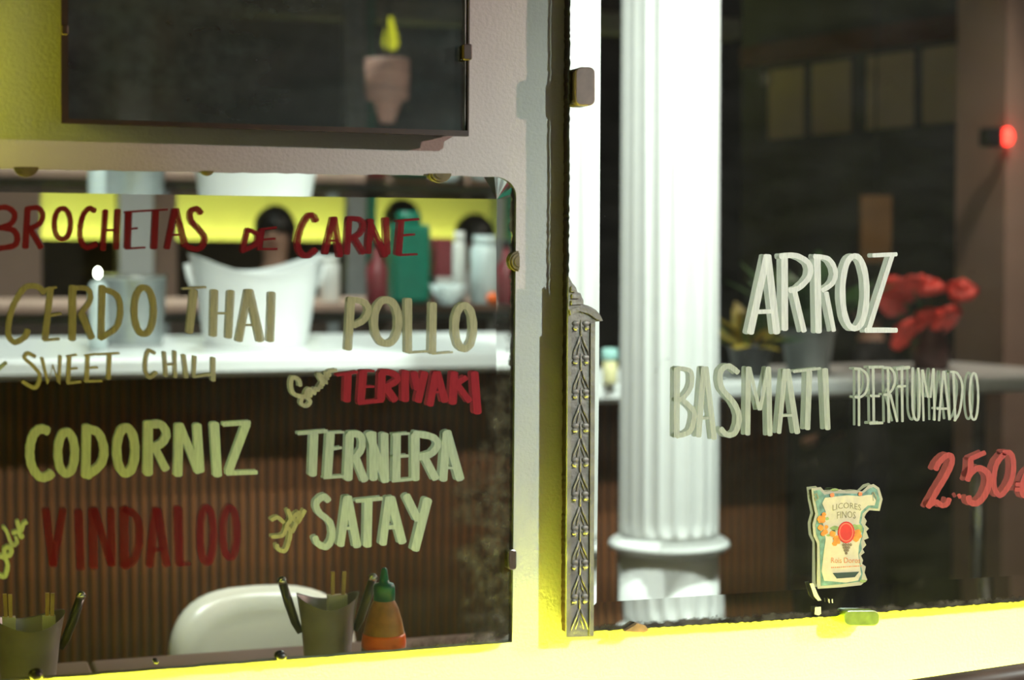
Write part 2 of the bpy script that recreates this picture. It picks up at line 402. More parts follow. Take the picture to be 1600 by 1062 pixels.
def tarn_tall(c):
    p0, p1 = hit(PR, 935, 985), hit(PR, 1600, 938)
    sl = (p1.z-p0.z)/(p1.x-p0.x)
    def f(nt, tc):
        x, z = xz(nt, tc)
        edge = M(nt, 'ADD', M(nt, 'MULTIPLY', M(nt, 'ADD', x, c.x-p0.x), sl), p0.z-c.z)
        d = M(nt, 'MULTIPLY', M(nt, 'SUBTRACT', z, edge), 1/0.007)
        nz = noise(nt, tc, 120, 6)
        a = M(nt, 'MULTIPLY', M(nt, 'SUBTRACT', M(nt, 'MULTIPLY', nz, 1.7), d), 2.0, clamp=True)
        return M(nt, 'MAXIMUM', a, M(nt, 'MULTIPLY', M(nt, 'SUBTRACT', noise(nt, tc, 14, 6), 0.66), 3.0, clamp=True))
    return silver('silvering_tall', (0.80, 0.84, 0.80), f)
def tarn_upper(c):
    x0, x1 = hit(PU, 330, 100).x-c.x, hit(PU, 620, 100).x-c.x
    def f(nt, tc):
        x, z = xz(nt, tc)
        g = M(nt, 'MULTIPLY', M(nt, 'SUBTRACT', x1, x), 1/(x1-x0), clamp=True)
        nz = noise(nt, tc, 9, 6, (1, 1, 3))
        return M(nt, 'ADD', M(nt, 'MULTIPLY', g, 0.42), M(nt, 'MULTIPLY', nz, 0.95), clamp=True)
    return silver('silvering_upper', (0.55, 0.58, 0.56), f, (0.034, 0.055, 0.056), (0.055, 0.085, 0.085))
glass_l = glass_mat('glass_lower', 0.010, 0.12); glass_u = glass_mat('glass_upper', 0.035, 0.10); glass_r = glass_mat('glass_tall', 0.012, 0.35)

arc = [(806-34+34*math.sin(math.radians(a)), 276+30-30*math.cos(math.radians(a))) for a in range(0, 91, 10)]
lower = make_mirror('wall_mirror', PL, [
    ([(-250, 259), (0, 264), (400, 270), (772, 276)], [(-250, 296), (0, 300), (400, 306), (776, 311)], 60, True),
    (arc, [(776, 311), (776, 311.5)], 9, False),
    ([(806, 306), (803, 700), (800, 1003)], [(776, 311.5), (775, 700), (773, 1005.2)], 40, False),
    ([(800, 1003), (-250, 1084)], [(773, 1005.2), (-250, 1084)], 40, True),
    ([(-250, 1084), (-250, 259)], [(-250, 1084), (-250, 296)], 4, False)],
    'wide wall mirror with a rounded corner, painted with BROCHETAS DE CARNE and other dishes', tarn_lower, glass_l, frame_brown, 0.9, 0.025)
upper = make_mirror('wall_mirror', PU, [
    ([(101, -330), (728, -330)], None, 4, False), ([(728, -330), (727, 205)], None, 30, True),
    ([(727, 205), (104, 186)], None, 40, True), ([(104, 186), (101, -330)], None, 10, False)],
    'dark blank wall mirror in a thin brown frame, hung above the wide painted one', tarn_upper, glass_u, frame_brown, 0.7, 0.025)
tall = make_mirror('wall_mirror', PR, [
    ([(892, -280), (1950, -280)], [(940, -240), (1950, -240)], 4, False),
    ([(1950, -280), (1950, 912)], [(1950, -240), (1950, 868)], 4, False),
    ([(1950, 912), (1600, 938), (1220, 968), (885, 988)], [(1950, 868), (1600, 898), (1137, 928), (932, 941)], 260, True),
    ([(885, 988), (887, 600), (892, -280)], [(932, 941), (936, 600), (940, -240)], 260, True)],
    'tall wall mirror painted with ARROZ, carved frame strip on its left edge', tarn_tall, glass_r, frame_brown, 1.1, 0.03, beta=0.052)

def pxpoly(P, pts, off): return [hit(P, *p, off) for p in pts]
# thin brown frame of the upper mirror
for pts in ([(94, -338), (103, -330), (106, 187), (95, 193)], [(95, 193), (106, 186.5), (728, 205), (729, 213.5)], [(727, 205), (730, -330), (733, -330), (729, 213.5)]):
    MB().prism(pxpoly(PU, pts, -0.006), PU.n, 0.008).build('frame_rail', frame_brown, upper, world=True)
# clips
def round_clip(P, x, y, r, parent, mat, name='clip', label=None):
    mb = MB(); k = 16; c = hit(P, x, y); u = hit(P, x+1, y)-c; v = hit(P, x, y-1)-c
    for (sc, off0, off1) in ((1.0, -0.001, 0.0025), (0.8, 0.0025, 0.0045)):
        mb.prism([c+u*r*sc*math.cos(2*math.pi*i/k)+v*r*sc*0.92*math.sin(2*math.pi*i/k)+P.n*off0 for i in range(k)], P.n, off1-off0)
    o = mb.build(name, mat, parent, world=True)
    if label: o['label'] = label
    sb = MB(); sb.prism([c+u*r*0.3*math.cos(2*math.pi*i/8)+v*r*0.3*math.sin(2*math.pi*i/8)+P.n*0.0045 for i in range(8)], P.n, 0.001)
    s = sb.build('screw', chrome, o, world=True); return o
def half_clip(P, x, y, r, parent, mat, side=0):
    mb = MB(); k = 14
    for sc, o0, o1 in ((1.0, -0.02, 0.003), (0.82, 0.003, 0.005), (0.55, 0.005, 0.0062)):
        pts = [(x+r*sc*math.cos(math.pi*i/k), y+r*sc*0.85*math.sin(math.pi*i/k)) if side == 0 else (x-r*sc*math.sin(math.pi*i/k), y-r*sc*1.15*math.cos(math.pi*i/k)) for i in range(k+1)]
        mb.prism([hit(P, *p)+P.n*o0 for p in pts], P.n, o1-o0)
    return mb.build('clip', mat, parent, world=True)
half_clip(PL, 41, 261, 19, lower, brass); half_clip(PL, 687, 271, 17, lower, brass)
half_clip(PL, 324, 267, 9, lower, brass); half_clip(PL, 809, 408, 14, lower, brass, 1)
def tab_clip(P, x0, y0, x1, y1, r, t, parent, mat, name='clip'):
    pts = []
    for cx, cy, a0 in ((x1-r, y0+r, -90), (x1-r, y1-r, 0), (x0+r, y1-r, 90), (x0+r, y0+r, 180)):
        for k in range(5):
            a = math.radians(a0+22.5*k); pts.append((cx+r*math.cos(a), cy+r*math.sin(a)))
    mb = MB(); mb.prism(pxpoly(P, pts, -0.03 if t > 0.006 else -0.004), P.n, (0.03 if t > 0.006 else 0.004)+t)
    o = mb.build(name, mat, parent, world=True)
    bv = o.modifiers.new('bevel', 'BEVEL'); bv.width = 0.0012; bv.segments = 2; return o
tab_clip(PL, 790, 856, 803, 888, 5, 0.005, lower, chrome)
tab_clip(PU, 720, 70, 734, 95, 3, 0.005, upper, frame_brown); tab_clip(PU, 95, 40, 106, 56, 3, 0.004, upper, frame_brown)
tab_clip(PR, 879, 111, 909, 170, 9, 0.009, tall, clip_plastic)
tab_clip(PR, 1293, 944, 1347, 968, 9, 0.008, tall, clear_clip)
mb = MB(); mb.prism(pxpoly(PR, [(972, 984), (984, 977), (992, 972), (1004, 975), (1010, 982), (1002, 986)], 0), PR.n, 0.007)
mb.build('broken_clip', pmat('broken_clip', (0.35, 0.20, 0.10), 0.5, var=0.4, scale=90), tall, world=True)
for x, y, r in ((244, 1034, 4), (440, 1026, 9), (57, 1056, 11)):
    mb = MB(); c = hit(PL, x, y); mb.ball((c.x, c.y, c.z), r*0.00066, 10, 6, (1, 0.5, 0.8)); mb.build('fixing_nub', blackp, lower, True, world=True)

# carved frame strip on the tall mirror
out = [(886, 431), (889, 436), (892, 442), (894, 444), (898, 449), (900, 456), (905, 458), (907, 464), (909.5, 469), (909.5, 475),
       (916, 477), (922.7, 480), (929, 484), (932.6, 488), (937, 494), (939.8, 501), (928, 502.5), (927, 700), (925, 993), (883, 994), (885, 700)]
strip = MB().prism(pxpoly(PR, out, 0.0005), PR.n, 0.004).build('carved_frame_strip', pewter, tall, world=True)
strip['label'] = 'carved grey strip, the broken remainder of an old frame'
for xa, xb, o in ((884.5, 890, 0.0065), (920.5, 926.5, 0.0065)):
    top = 505; mb = MB(); mb.prism(pxpoly(PR, [(xa+1.5, top), (xb+1.5, top), (xb, 992), (xa-0.5, 992)], 0.0043), PR.n, o-0.0043)
    mb.build('edge_rib', pewter, strip, world=True)
for pts in ([(889, 484), (905, 478), (920, 483), (932, 491), (938, 500), (932, 499), (919, 490), (905, 486), (891, 492)],
            [(892, 447), (899, 452), (898, 457), (891, 455)], [(893, 459), (905, 461), (905, 466), (893, 466)], [(892, 469), (909, 471), (909, 475), (892, 476)]):
    MB().prism(pxpoly(PR, pts, 0.0043), PR.n, 0.0025).build('moulding', pewter, strip, world=True)
# one carved motif: two beads, a chevron of leaves, a stem; repeated down the strip
k = (hit(PR, 916, 700)-hit(PR, 915, 700)).length
def motif():
    mb = MB()
    for sx in (-1, 1):
        mb.ball((sx*9*k, 0, 0), 4.6*k, 10, 6, (1.05, 0.7, 0.8))
        mb.ball((sx*8*k, 0, 6.5*k), 5.5*k, 10, 6, (1.1, 0.35, 0.75))
        mb.tube([(sx*1.5*k, 0, -12*k), (sx*5*k, -0.5*k, -22*k), (sx*10.5*k, -0.5*k, -33*k), (sx*13*k, 0, -42*k)], [1.6*k, 2.1*k, 1.7*k, 0.6*k], 6)
        mb.tube([(0, 0, -20*k), (sx*3.5*k, -0.4*k, -30*k), (sx*6.5*k, 0, -41*k)], [1.0*k, 1.6*k, 0.6*k], 6)
        mb.tube([(sx*13*k, 0, -5*k), (sx*7*k, -0.4*k, -4*k), (sx*2*k, 0, 2*k)], [0.7*k, 1.3*k, 0.7*k], 6)
    mb.tube([(0, 0, 12*k), (0, -0.5*k, 4*k), (0, -0.6*k, -8*k), (0, 0, -14*k)], [0.6*k, 1.8*k, 1.8*k, 0.6*k], 6)
    return mb
mo = None
for i in range(9):
    y = 512+53.3*i; c = hit(PR, 907.5-i*0.25, y, 0.0046)-origin(strip)
    if mo is None: mo = motif().build('carved_motif', pewter, strip, True); o = mo
    else: o = mo.copy(); COL.objects.link(o)
    o.location = c
    if i == 9: o.scale = (1, 1, 0.25)

# ------------------------------------------------------------------ painted lettering
white_p = paint('paint_white', (0.93, 0.95, 0.90), 1.0)
cream_p = paint('paint_cream', (0.62, 0.66, 0.56), 0.95)
sage_p = paint('paint_sage', (0.46, 0.53, 0.46), 0.95)
pale_p = paint('paint_pale_green', (0.54, 0.63, 0.44), 0.95)
olive_p = paint('paint_olive', (0.42, 0.39, 0.20), 0.90)
khaki_p = paint('paint_khaki', (0.48, 0.46, 0.33), 0.92)
red_p = paint('paint_red', (0.24, 0.022, 0.034), 0.95)
wine_p = paint('paint_wine', (0.16, 0.010, 0.026), 0.58)
coral_p = paint('paint_coral', (0.56, 0.115, 0.11), 0.97)
brick_p = paint('paint_brick', (0.34, 0.032, 0.05), 0.95)

def smooth_pts(p, n=7):
    if len(p) < 3: return p
    q = [p[0]]+p+[p[-1]]; out = []
    for i in range(1, len(q)-2):
        a, b, c, d = q[i-1:i+3]
        for k in range(n):
            t = k/n
            out.append(tuple(0.5*((2*b[j])+(-a[j]+c[j])*t+(2*a[j]-5*b[j]+4*c[j]-d[j])*t*t+(-a[j]+3*b[j]-3*c[j]+d[j])*t**3) for j in (0, 1)))
    out.append(p[-1]); return out
LAYER = [0]
def stroke(mb, P, pts, wd, closed=False):
    LAYER[0] = (LAYER[0]+1) % 12; off = 0.0004+LAYER[0]*0.00003
    pts = [V((*p, 0)) for p in pts]; n = len(pts); Lf, Rt = [], []
    for i in range(n):
        a = pts[i-1] if (i or closed) else pts[0]; b = pts[(i+1) % n] if (i < n-1 or closed) else pts[-1]
        d = (b-a); d = d.normalized() if d.length else V((1, 0, 0)); nn = V((-d.y, d.x, 0))
        wv = wd*(1+0.05*math.sin(i*1.7+pts[0].x))
        Lf.append(pts[i]+nn*wv/2); Rt.append(pts[i]-nn*wv/2)
    vs = Lf+Rt; fs = [(i, i+1, n+i+1, n+i) for i in range(n-1)]
    if closed: fs.append((n-1, 0, n, 2*n-1))
    else:
        for e, o in ((0, 1), (n-1, n-2)):
            d = (pts[e]-pts[o]).normalized(); nn = V((-d.y, d.x, 0)); b0 = len(vs)
            cap = [pts[e]+nn*math.cos(math.pi*k/6)*wd/2+d*math.sin(math.pi*k/6)*wd*0.26 for k in range(7)]
            vs += cap; fs.append(tuple(range(b0, b0+7)))
    mb.add([hit(P, p.x, p.y, off) for p in vs], fs)
def word(P, parent, text, mat, org, sc, letters, dw=0.0, dx=0.0, label=None, wmul=1.0):
    """letters: [(stroke, ...)]; stroke = (width, x, y, x, y, ...), negative width = smooth curve, ('o', w, cx, cy, rx, ry) = oval"""
    cv = lambda x, y: (org[0]+x/sc+dx, org[1]+y/sc)
    e = bpy.data.objects.new('painted_word', None); e.empty_display_size = 0.02; COL.objects.link(e); e.parent = parent
    f = letters[0][0]; c = hit(P, *cv(*(f[2:4] if f[0] == 'o' else f[1:3]))); e.location = c-origin(parent)
    e['label'] = label or 'painted word '+text
    for L in letters:
        mb = MB()
        for s in L:
            if s[0] == 'o':
                _, wd, cx, cy, rx, ry = s
                pts = [cv(cx+rx*math.copysign(abs(math.cos(a))**0.9, math.cos(a)), cy+ry*math.sin(a)) for a in [2*math.pi*k/36 for k in range(36)]]
                stroke(mb, P, pts, max(1.6, wd*wmul/sc-dw), True)
            else:
                wd = s[0]; pts = [cv(s[i], s[i+1]) for i in range(1, len(s), 2)]
                if wd < 0: pts = smooth_pts(pts)
                stroke(mb, P, pts, max(1.6, abs(wd)*wmul/sc-(dw if abs(wd)/sc > dw+3 else 0)))
        mb.build('letter', mat, e, world=True)
z = 3.793
word(PL, lower, 'BROCHETAS', red_p, (0, 260), z, [
  [(36,-35,250,-35,485), (-32,-35,250,40,242,88,280,70,335,5,362), (-34,5,362,80,378,104,425,80,470,-35,488)],
  [(36,165,250,152,480), (-30,160,250,225,245,255,285,232,340,165,372), (34,180,368,245,480)],
  [('o',30,372,340,48,92)],
  [(-30,565,262,530,248,497,285,478,360,482,440,515,480,572,462)],
  [(32,627,262,612,492), (32,700,258,690,485), (14,620,378,700,375)],
  [(38,765,275,757,480), (12,742,270,855,262), (12,762,372,815,365), (12,750,487,860,480)],
  [(12,845,263,992,255), (38,925,265,915,482)],
  [(34,1038,255,992,482), (34,1046,255,1100,470), (13,1012,405,1075,405)],
  [(-32,1195,275,1168,250,1132,268,1135,320,1180,370,1215,420,1203,470,1165,490,1112,475)]], label='painted dark red word BROCHETAS')
word(PL, lower, 'DE', red_p, (0, 260), z, [
  [(30,1470,375,1440,500), (-26,1466,372,1528,400,1518,460,1436,502)],
  [(30,1555,375,1540,480), (13,1550,372,1638,362), (13,1545,435,1632,428), (13,1530,490,1642,488)]], label='small painted red word DE')
word(PL, lower, 'CARNE', red_p, (400, 260), z, [
  [(-34,360,322,342,292,310,295,272,360,250,450,268,512,312,528,355,492)],
  [(32,460,305,412,512), (34,466,305,500,530), (12,432,440,490,440)],
  [(34,555,310,540,515), (-30,548,308,618,314,640,352,615,400,562,428), (34,588,430,638,512)],
  [(34,682,318,668,510), (34,672,318,768,530), (34,772,308,780,515)],
  [(38,862,330,846,518), (14,838,322,965,312), (13,870,408,940,402), (13,850,525,955,520)]], label='painted red word CARNE')
word(PL, lower, 'CERDO', olive_p, (0, 260), z, [
  [(-34,262,748,222,712,150,718,92,800,58,900,52,1000,90,1042,148,1010,165,972)],
  [(38,302,722,268,1025), (14,270,728,335,716), (14,290,885,362,872), (16,262,1030,352,1022)],
  [(42,432,712,430,1025), (-30,425,722,518,726,536,790,480,872), (40,482,868,545,1015)],
  [(42,608,712,602,1018), (-34,600,722,690,760,716,850,690,955,596,1018)],
  [('o',38,855,855,58,138)]], label='painted olive word CERDO')
word(PL, lower, 'THAI', khaki_p, (0, 260), z, [
  [(14,1085,725,1220,715), (44,1150,740,1125,980)],
  [(44,1272,738,1266,1000), (44,1370,742,1356,1010), (13,1290,870,1350,870)],
  [(44,1472,738,1418,1030), (46,1480,738,1546,1030), (13,1440,940,1510,940)],
  [(46,1613,752,1603,1030)]], label='painted khaki word THAI')
word(PL, lower, 'POLLO', khaki_p, (400, 260), z, [
  [(46,566,782,548,1080), (-36,556,788,638,802,668,850,640,910,580,942)],
  [('o',42,775,920,72,130)],
  [(44,904,790,905,1095), (12,905,1104,1025,1096)],
  [(44,1052,815,1046,1100), (12,1045,1110,1165,1100)],
  [('o',42,1237,952,54,128)]], label='painted khaki word POLLO')
word(PL, lower, 'SWEET', paint('paint_mustard', (0.52, 0.48, 0.25), 0.92), (0, 520), z, [
  [(-22,208,140,165,122,147,150,200,200,236,250,225,308,198,326,135,290)],
  [(20,250,150,285,300,315,195,350,302,358,138)],
  [(24,412,142,405,292), (11,398,140,456,130), (11,410,215,460,210), (14,400,300,480,290)],
  [(24,522,134,515,282), (11,505,136,572,125), (11,520,210,580,205), (13,505,288,605,285)],
  [(11,575,128,708,121), (24,650,130,645,272)]], label='painted mustard word SWEET')
word(PL, lower, 'CHILI', khaki_p, (0, 520), z, [
  [(-22,918,120,882,106,865,160,865,230,888,264,928,236)],
  [(22,975,115,985,255), (22,1036,110,1040,262), (11,975,190,1040,185)],
  [(26,1090,132,1105,262)],
  [(22,1156,140,1150,258), (12,1148,262,1252,246)],
  [(26,1265,150,1265,282)]], label='painted khaki word CHILI')
word(PL, lower, 'COD', pale_p, (0, 520), z, [
  [(-52,285,582,240,572,198,610,178,700,192,795,240,855,285,850,306,832)],
  [('o',50,395,712,50,122)],
  [(55,515,555,510,850), (-50,520,570,585,595,618,690,598,780,515,848)],
  [('o',52,748,698,54,134)],
  [(56,880,535,878,835), (-48,885,545,955,545,988,600,958,655,900,680), (46,925,690,985,808)],
  [(54,1062,548,1056,840), (46,1068,548,1178,822), (50,1170,548,1186,818)],
  [(54,1272,540,1290,842)],
  [(28,1325,542,1480,532), (48,1462,540,1358,820), (26,1345,832,1522,826)]], label='painted pale green word CODORNIZ')
word(PL, lower, 'Sauce', khaki_p, (440, 570), 13.28, [
  [(-85,390,430,375,340,310,270,230,270,200,350,205,480,250,590,360,650,480,650), (-75,480,650,560,700,600,770,550,840,470,850,410,790,430,700,500,640,620,640)],
  [(-70,620,640,560,570,500,600,540,520,600,500,640,560,700,600)],
  [(-70,700,560,690,490,760,520,780,440,830,470,810,390,880,410)],
  [(-70,880,400,830,330,760,190,870,260,930,380,900,250,960,300,900,170,1000,220,980,140,1140,110)]], label='small cursive painted word before TERIYAKI')
word(PL, lower, 'TERIYAKI', brick_p, (400, 520), z, [
  [(18,480,250,602,232), (46,545,248,540,400)],
  [(46,637,230,622,405), (14,620,226,700,226), (14,640,320,700,318), (24,610,415,752,400)],
  [(44,747,238,742,395), (-36,742,232,815,240,838,280,770,322), (42,775,325,825,398)],
  [(46,885,232,885,398)],
  [(42,937,238,958,330), (46,1000,238,962,402)],
  [(44,1068,238,1032,425), (44,1076,238,1120,402), (13,1045,352,1110,347)],
  [(46,1176,238,1166,415), (34,1245,265,1192,300), (38,1190,300,1265,402)],
  [(46,1296,238,1314,472)]], label='painted red word TERIYAKI')
word(PL, lower, 'TERNERA', sage_p, (400, 520), z, [
  [(20,250,596,422,582), (48,345,602,336,840)],
  [(48,442,598,426,845), (15,430,592,520,588), (17,450,690,506,680), (18,402,858,515,850)],
  [(50,556,605,546,865), (-40,550,602,618,606,628,680,590,740), (46,592,740,645,872)],
  [(48,692,595,696,865), (48,672,595,766,876), (48,762,602,766,876)],
  [(48,836,605,832,865), (15,812,602,908,596), (17,815,735,902,728), (17,808,878,920,868)],
  [(50,945,605,945,865), (-40,940,598,1045,616,1078,660,1040,715,970,735), (46,1002,740,1065,862)],
  [(46,1130,592,1110,870), (50,1132,588,1210,865), (14,1130,800,1180,800)]], label='painted pale grey-green word TERNERA')
word(PL, lower, 'SATAY', sage_p, (400, 782), z, [
  [(-38,430,0,402,-24,358,15,375,70,440,130,452,215,420,272,368,255,350,218)],
  [(46,540,-18,502,262), (50,546,-18,600,268), (18,520,165,592,160)],
  [(24,595,2,745,-13), (52,666,5,660,265)],
  [(46,788,-15,752,255), (50,800,-15,868,245), (26,765,160,822,155)],
  [(46,892,-28,960,110), (52,1018,-5,944,288)]], label='painted pale grey-green word SATAY')
word(PL, lower, 'Salsa', olive_p, (400, 782), z, [
  [(-22,165,130,130,100,92,115), (-22,205,110,185,150,160,205,95,215)],
  [(-24,190,55,205,110,182,150,205,185,190,260,170,298,132,288,125,262)],
  [(-24,215,185,238,130,222,100,256,72,246,130,272,90,290,58)]], label='small cursive painted word before SATAY')
word(PL, lower, 'Dolce', pale_p, (0, 790), 8.17, [
  [(-55,-30,640,60,670,100,760,80,870,50,910,-20,890)],
  [(-55,60,540,60,620,120,640,150,570,100,530,60,560), (-45,40,270,90,340,130,450,170,510,220,470,200,400)],
  [(-50,160,350,230,340,270,400,290,380), (-55,220,200,240,280,270,320,300,240,340,210)]], label='small cursive painted word beside VINDALOO')
word(PL, lower, 'VINDALOO', wine_p, (0, 782), z, [
  [(46,272,55,314,382), (46,375,55,318,382)],
  [(50,466,65,480,402)],
  [(50,552,55,556,398), (46,562,55,660,378), (46,660,55,666,378)],
  [(52,738,50,740,392), (-44,742,52,815,105,828,230,800,345,740,392)],
  [(48,926,55,888,385), (48,936,55,990,382), (18,910,295,970,290)],
  [(50,1056,45,1066,378), (18,1065,380,1132,375)],
  [('o',42,1228,205,40,162)], [('o',40,1365,190,42,148)]], label='painted dark wine red word VINDALOO')
DW, DX = 5.2, 2.6
word(PR, tall, 'ARROZ', white_p, (1180, 260), z, [
  [(62,60,530,-38,985), (60,66,530,118,985), (26,12,862,95,858)],
  [(58,164,535,166,965), (-52,140,532,232,528,308,575,312,650,252,718,195,735), (52,225,745,280,975)],
  [(58,358,530,366,980), (-48,340,532,425,548,466,620,450,690,390,735), (48,412,748,456,972)],
  [('o',54,580,745,72,215)],
  [(24,690,527,828,520), (48,802,530,665,960), (30,645,970,828,970)]], DW, DX, label='painted white word ARROZ')
word(PR, tall, 'BASMATI', cream_p, (1020, 500), 2.7586, [
  [(40,98,208,96,500), (-34,98,208,155,220,160,280,130,330,98,345), (-36,118,340,168,390,168,440,150,482,96,500)],
  [(38,213,205,190,500), (38,222,205,258,510), (12,205,424,240,420)],
  [(-38,360,225,320,198,286,222,290,290,345,360,365,420,350,482,315,495,286,468)],
  [(36,405,205,402,492), (30,410,205,452,385), (30,490,205,455,385), (36,492,205,498,495)],
  [(34,563,215,537,485), (38,575,215,616,485), (11,555,412,596,410)],
  [(12,600,222,715,208), (38,668,222,660,468)],
  [(38,736,212,747,468)]], DW, DX, label='painted pale grey-green word BASMATI')
word(PR, tall, 'PERFUMADO', cream_p, (1320, 560), 7.273, [
  [(30,160,120,162,760), (-28,110,115,180,120,250,180,262,290,235,390,170,440,115,435)],
  [(30,322,105,330,740), (30,275,100,440,95), (28,295,425,395,425), (32,285,735,430,730)],
  [(30,490,115,500,725), (-28,440,105,520,110,568,190,560,310,500,400,445,410), (28,520,410,595,715)],
  [(30,648,130,655,715), (36,590,118,735,100), (26,600,318,690,312)],
  [(-28,770,105,768,350,775,600,810,695,845,640,850,300,835,110)],
  [(26,880,130,895,705), (26,885,130,945,440), (26,1005,115,975,440), (26,1010,115,1020,700)],
  [(28,1120,145,1070,705), (28,1130,145,1190,690), (26,1050,570,1165,568)],
  [(28,1235,145,1255,705), (-28,1205,150,1280,170,1335,300,1320,520,1290,640,1245,705)],
  [('o',28,1468,430,48,265)]], 0, 0, label='thin painted white word PERFUMADO')
word(PR, tall, '2.50', coral_p, (1430, 690), 8.847, [
  [(-78,285,380,330,290,430,195,500,200,505,300,430,470,310,670,180,900), (-72,200,880,290,830,370,880,440,860,470,790)],
  [(50,600,730,620,770)],
  [(70,960,150,770,235), (-78,770,240,760,400,725,530), (-84,740,470,830,380,920,370,1010,450,1020,590,950,760,850,850,760,830,740,760)],
  [(-74,1230,170,1130,300,1090,480,1100,650,1170,740,1260,660,1340,500,1360,300,1320,160,1220,150)],
  [(-70,1600,380,1520,470,1480,620,1500,740,1620,760), (60,1400,590,1560,590), (60,1390,660,1540,660)]], 0, 0, label='painted coral price 2.50 €')
# stray marks at the left end of the line SWEET CHILI
word(PL, lower, 'mark', pale_p, (0, 520), z, [[(-20,-30,235,5,205,38,178)]], label='end of a painted flourish at the frame edge')

# ------------------------------------------------------------------ old liqueur label stuck on the tall mirror
cs = 4.617
sp = lambda x, y: (1250+x/cs, 745+y/cs)
def spoly(pts, off): return [hit(PR, *sp(*p), off) for p in pts]
lab = thing('liqueur_label', hit(PR, *sp(300, 800)), 'torn cream liqueur label with red seal stuck low on the tall mirror', 'label')
lc = {k: pmat('label_'+k, c, 0.6, var=v, scale=120) for k, c, v in (('cream', (0.56, 0.50, 0.33), 0.08), ('teal', (0.14, 0.26, 0.19), 0.5), ('red', (0.55, 0.02, 0.012), 0.1),
     ('orange', (0.62, 0.22, 0.02), 0.3), ('leaf', (0.26, 0.36, 0.10), 0.3), ('dark', (0.02, 0.045, 0.035), 0.2), ('ink', (0.25, 0.22, 0.12), 0.1), ('rust', (0.62, 0.19, 0.07), 0.1), ('edge', (0.62, 0.58, 0.42), 0.05), ('grape', (0.18, 0.13, 0.07), 0.5))}
torn = [(500,240),(478,262),(465,290),(482,318),(470,345),(498,372),(478,392),(496,440),(462,455),(478,490),(452,520),(466,545),(440,566),(455,600),(448,625),(475,645),(466,690),(485,740)]
outl = [(82,80),(150,72),(180,106),(240,98),(290,88),(330,102),(400,97),(450,102),(490,62),(530,50),(572,78),(596,160),(575,245)]+torn+[(440,780),(300,795),(128,806),(122,780),(124,480),(97,425),(90,340),(110,265),(92,180)]
mb = MB(); mb.add(spoly(outl, 0.0006), [tuple(range(len(outl)))]); mb.build('paper', paint('label_paper', (0.80, 0.76, 0.52), 1, 0.45, False), lab, world=True)  # yellow light bounced onto its back is put into the paper colour
inner = [(98,100),(140,92),(176,128),(240,118),(330,118),(450,122),(500,84),(528,72),(556,90),(576,160),(562,228),(498,222),(452,262),(440,330),(462,372),(455,420),(440,470),(446,520),(425,560),(436,620),(452,690),(440,752),(300,772),(150,785),(142,470),(118,415),(112,345),(132,268),(112,180)]
MB().prism(spoly(inner, 0.0008), PR.n, 0.0001).build('border', lc['teal'], lab, world=True)
cream = [(180,150),(260,140),(340,132),(430,138),(480,130),(520,128),(548,170),(538,205),(490,205),(440,250),(425,330),(448,372),(440,440),(424,500),(420,560),(428,620),(440,700),(420,745),(330,762),(230,752),(175,748),(155,680),(170,560),(185,450),(175,400),(165,330),(185,250),(160,190)]
MB().prism(spoly(cream, 0.0012), PR.n, 0.0001).build('panel', lc['cream'], lab, world=True)
def oval(cx, cy, rx, ry, n=20, wob=0.0): return [(cx+rx*(1+wob*math.sin(5*t+cx))*math.cos(t), cy+ry*(1+wob*math.cos(4*t+cy))*math.sin(t)) for t in [2*math.pi*i/n for i in range(n)]]
seal = MB().prism(spoly(oval(333,398,60,78), 0.0014), PR.n, 0.0006).build('seal', lc['red'], lab, world=True)
mb = MB(); o1, o2 = spoly(oval(333,398,52,68), 0.0021), spoly(oval(333,398,44,60), 0.0021); n = len(o1)
mb.add(o1+o2, [(i, (i+1) % n, n+(i+1) % n, n+i) for i in range(n)]); mb.build('seal_ring', pmat('label_ring', (0.70, 0.16, 0.08), 0.5), seal, world=True)
for cx, cy, r in ((155,305,30),(172,270,16),(150,365,22),(182,395,20),(165,410,16),(235,410,22),(262,445,24),(250,480,18),(415,400,24),(405,440,26),(428,425,18),(232,130,16),(435,122,15),(275,468,16),(190,360,14)):
    MB().prism(spoly(oval(cx,cy,r,r,12,0.12), 0.0014+0.00002*(cx % 7)), PR.n, 0.0002).build('fruit', lc['orange'] if cx not in (232, 435) else lc['rust'], lab, world=True)
for cx, cy, rx, ry in ((250,370,34,18),(418,362,34,20),(195,300,14,12),(240,395,20,12),(390,350,16,10),(205,420,16,8),(440,385,12,16),(250,92,30,8),(455,750,24,10)):
    MB().prism(spoly(oval(cx,cy,rx,ry,12,0.15), 0.0013+0.00002*(cx % 5)), PR.n, 0.0001).build('leaf', lc['leaf'], lab, world=True)
for r, row in enumerate(((312,330,348,366),(318,334,352),(324,344),(334,))):
    for x in row: MB().prism(spoly(oval(x, 488+r*20, 9, 11, 10), 0.0014), PR.n, 0.0003).build('grape', lc['grape'], lab, world=True)
MB().prism(spoly([(235,692),(428,682),(395,722),(265,732)], 0.0014), PR.n, 0.0001).build('dark_plate', lc['dark'], lab, world=True)
scr = [[(100,130,118,118),(118,118,130,150),(130,150,112,170),(112,170,104,150)], [(530,110,548,150),(548,150,536,190),(520,110,526,170)]]
mb = MB()
for g in scr:
    for x0, y0, x1, y1 in g:
        stroke(mb, PR, [sp(x0, y0), sp(x1, y1)], 1.6)
for v in range(len(mb.v)): mb.v[v] = tuple(V(mb.v[v])+PR.n*0.0008)
mb.build('scrollwork', lc['ink'], lab, world=True)
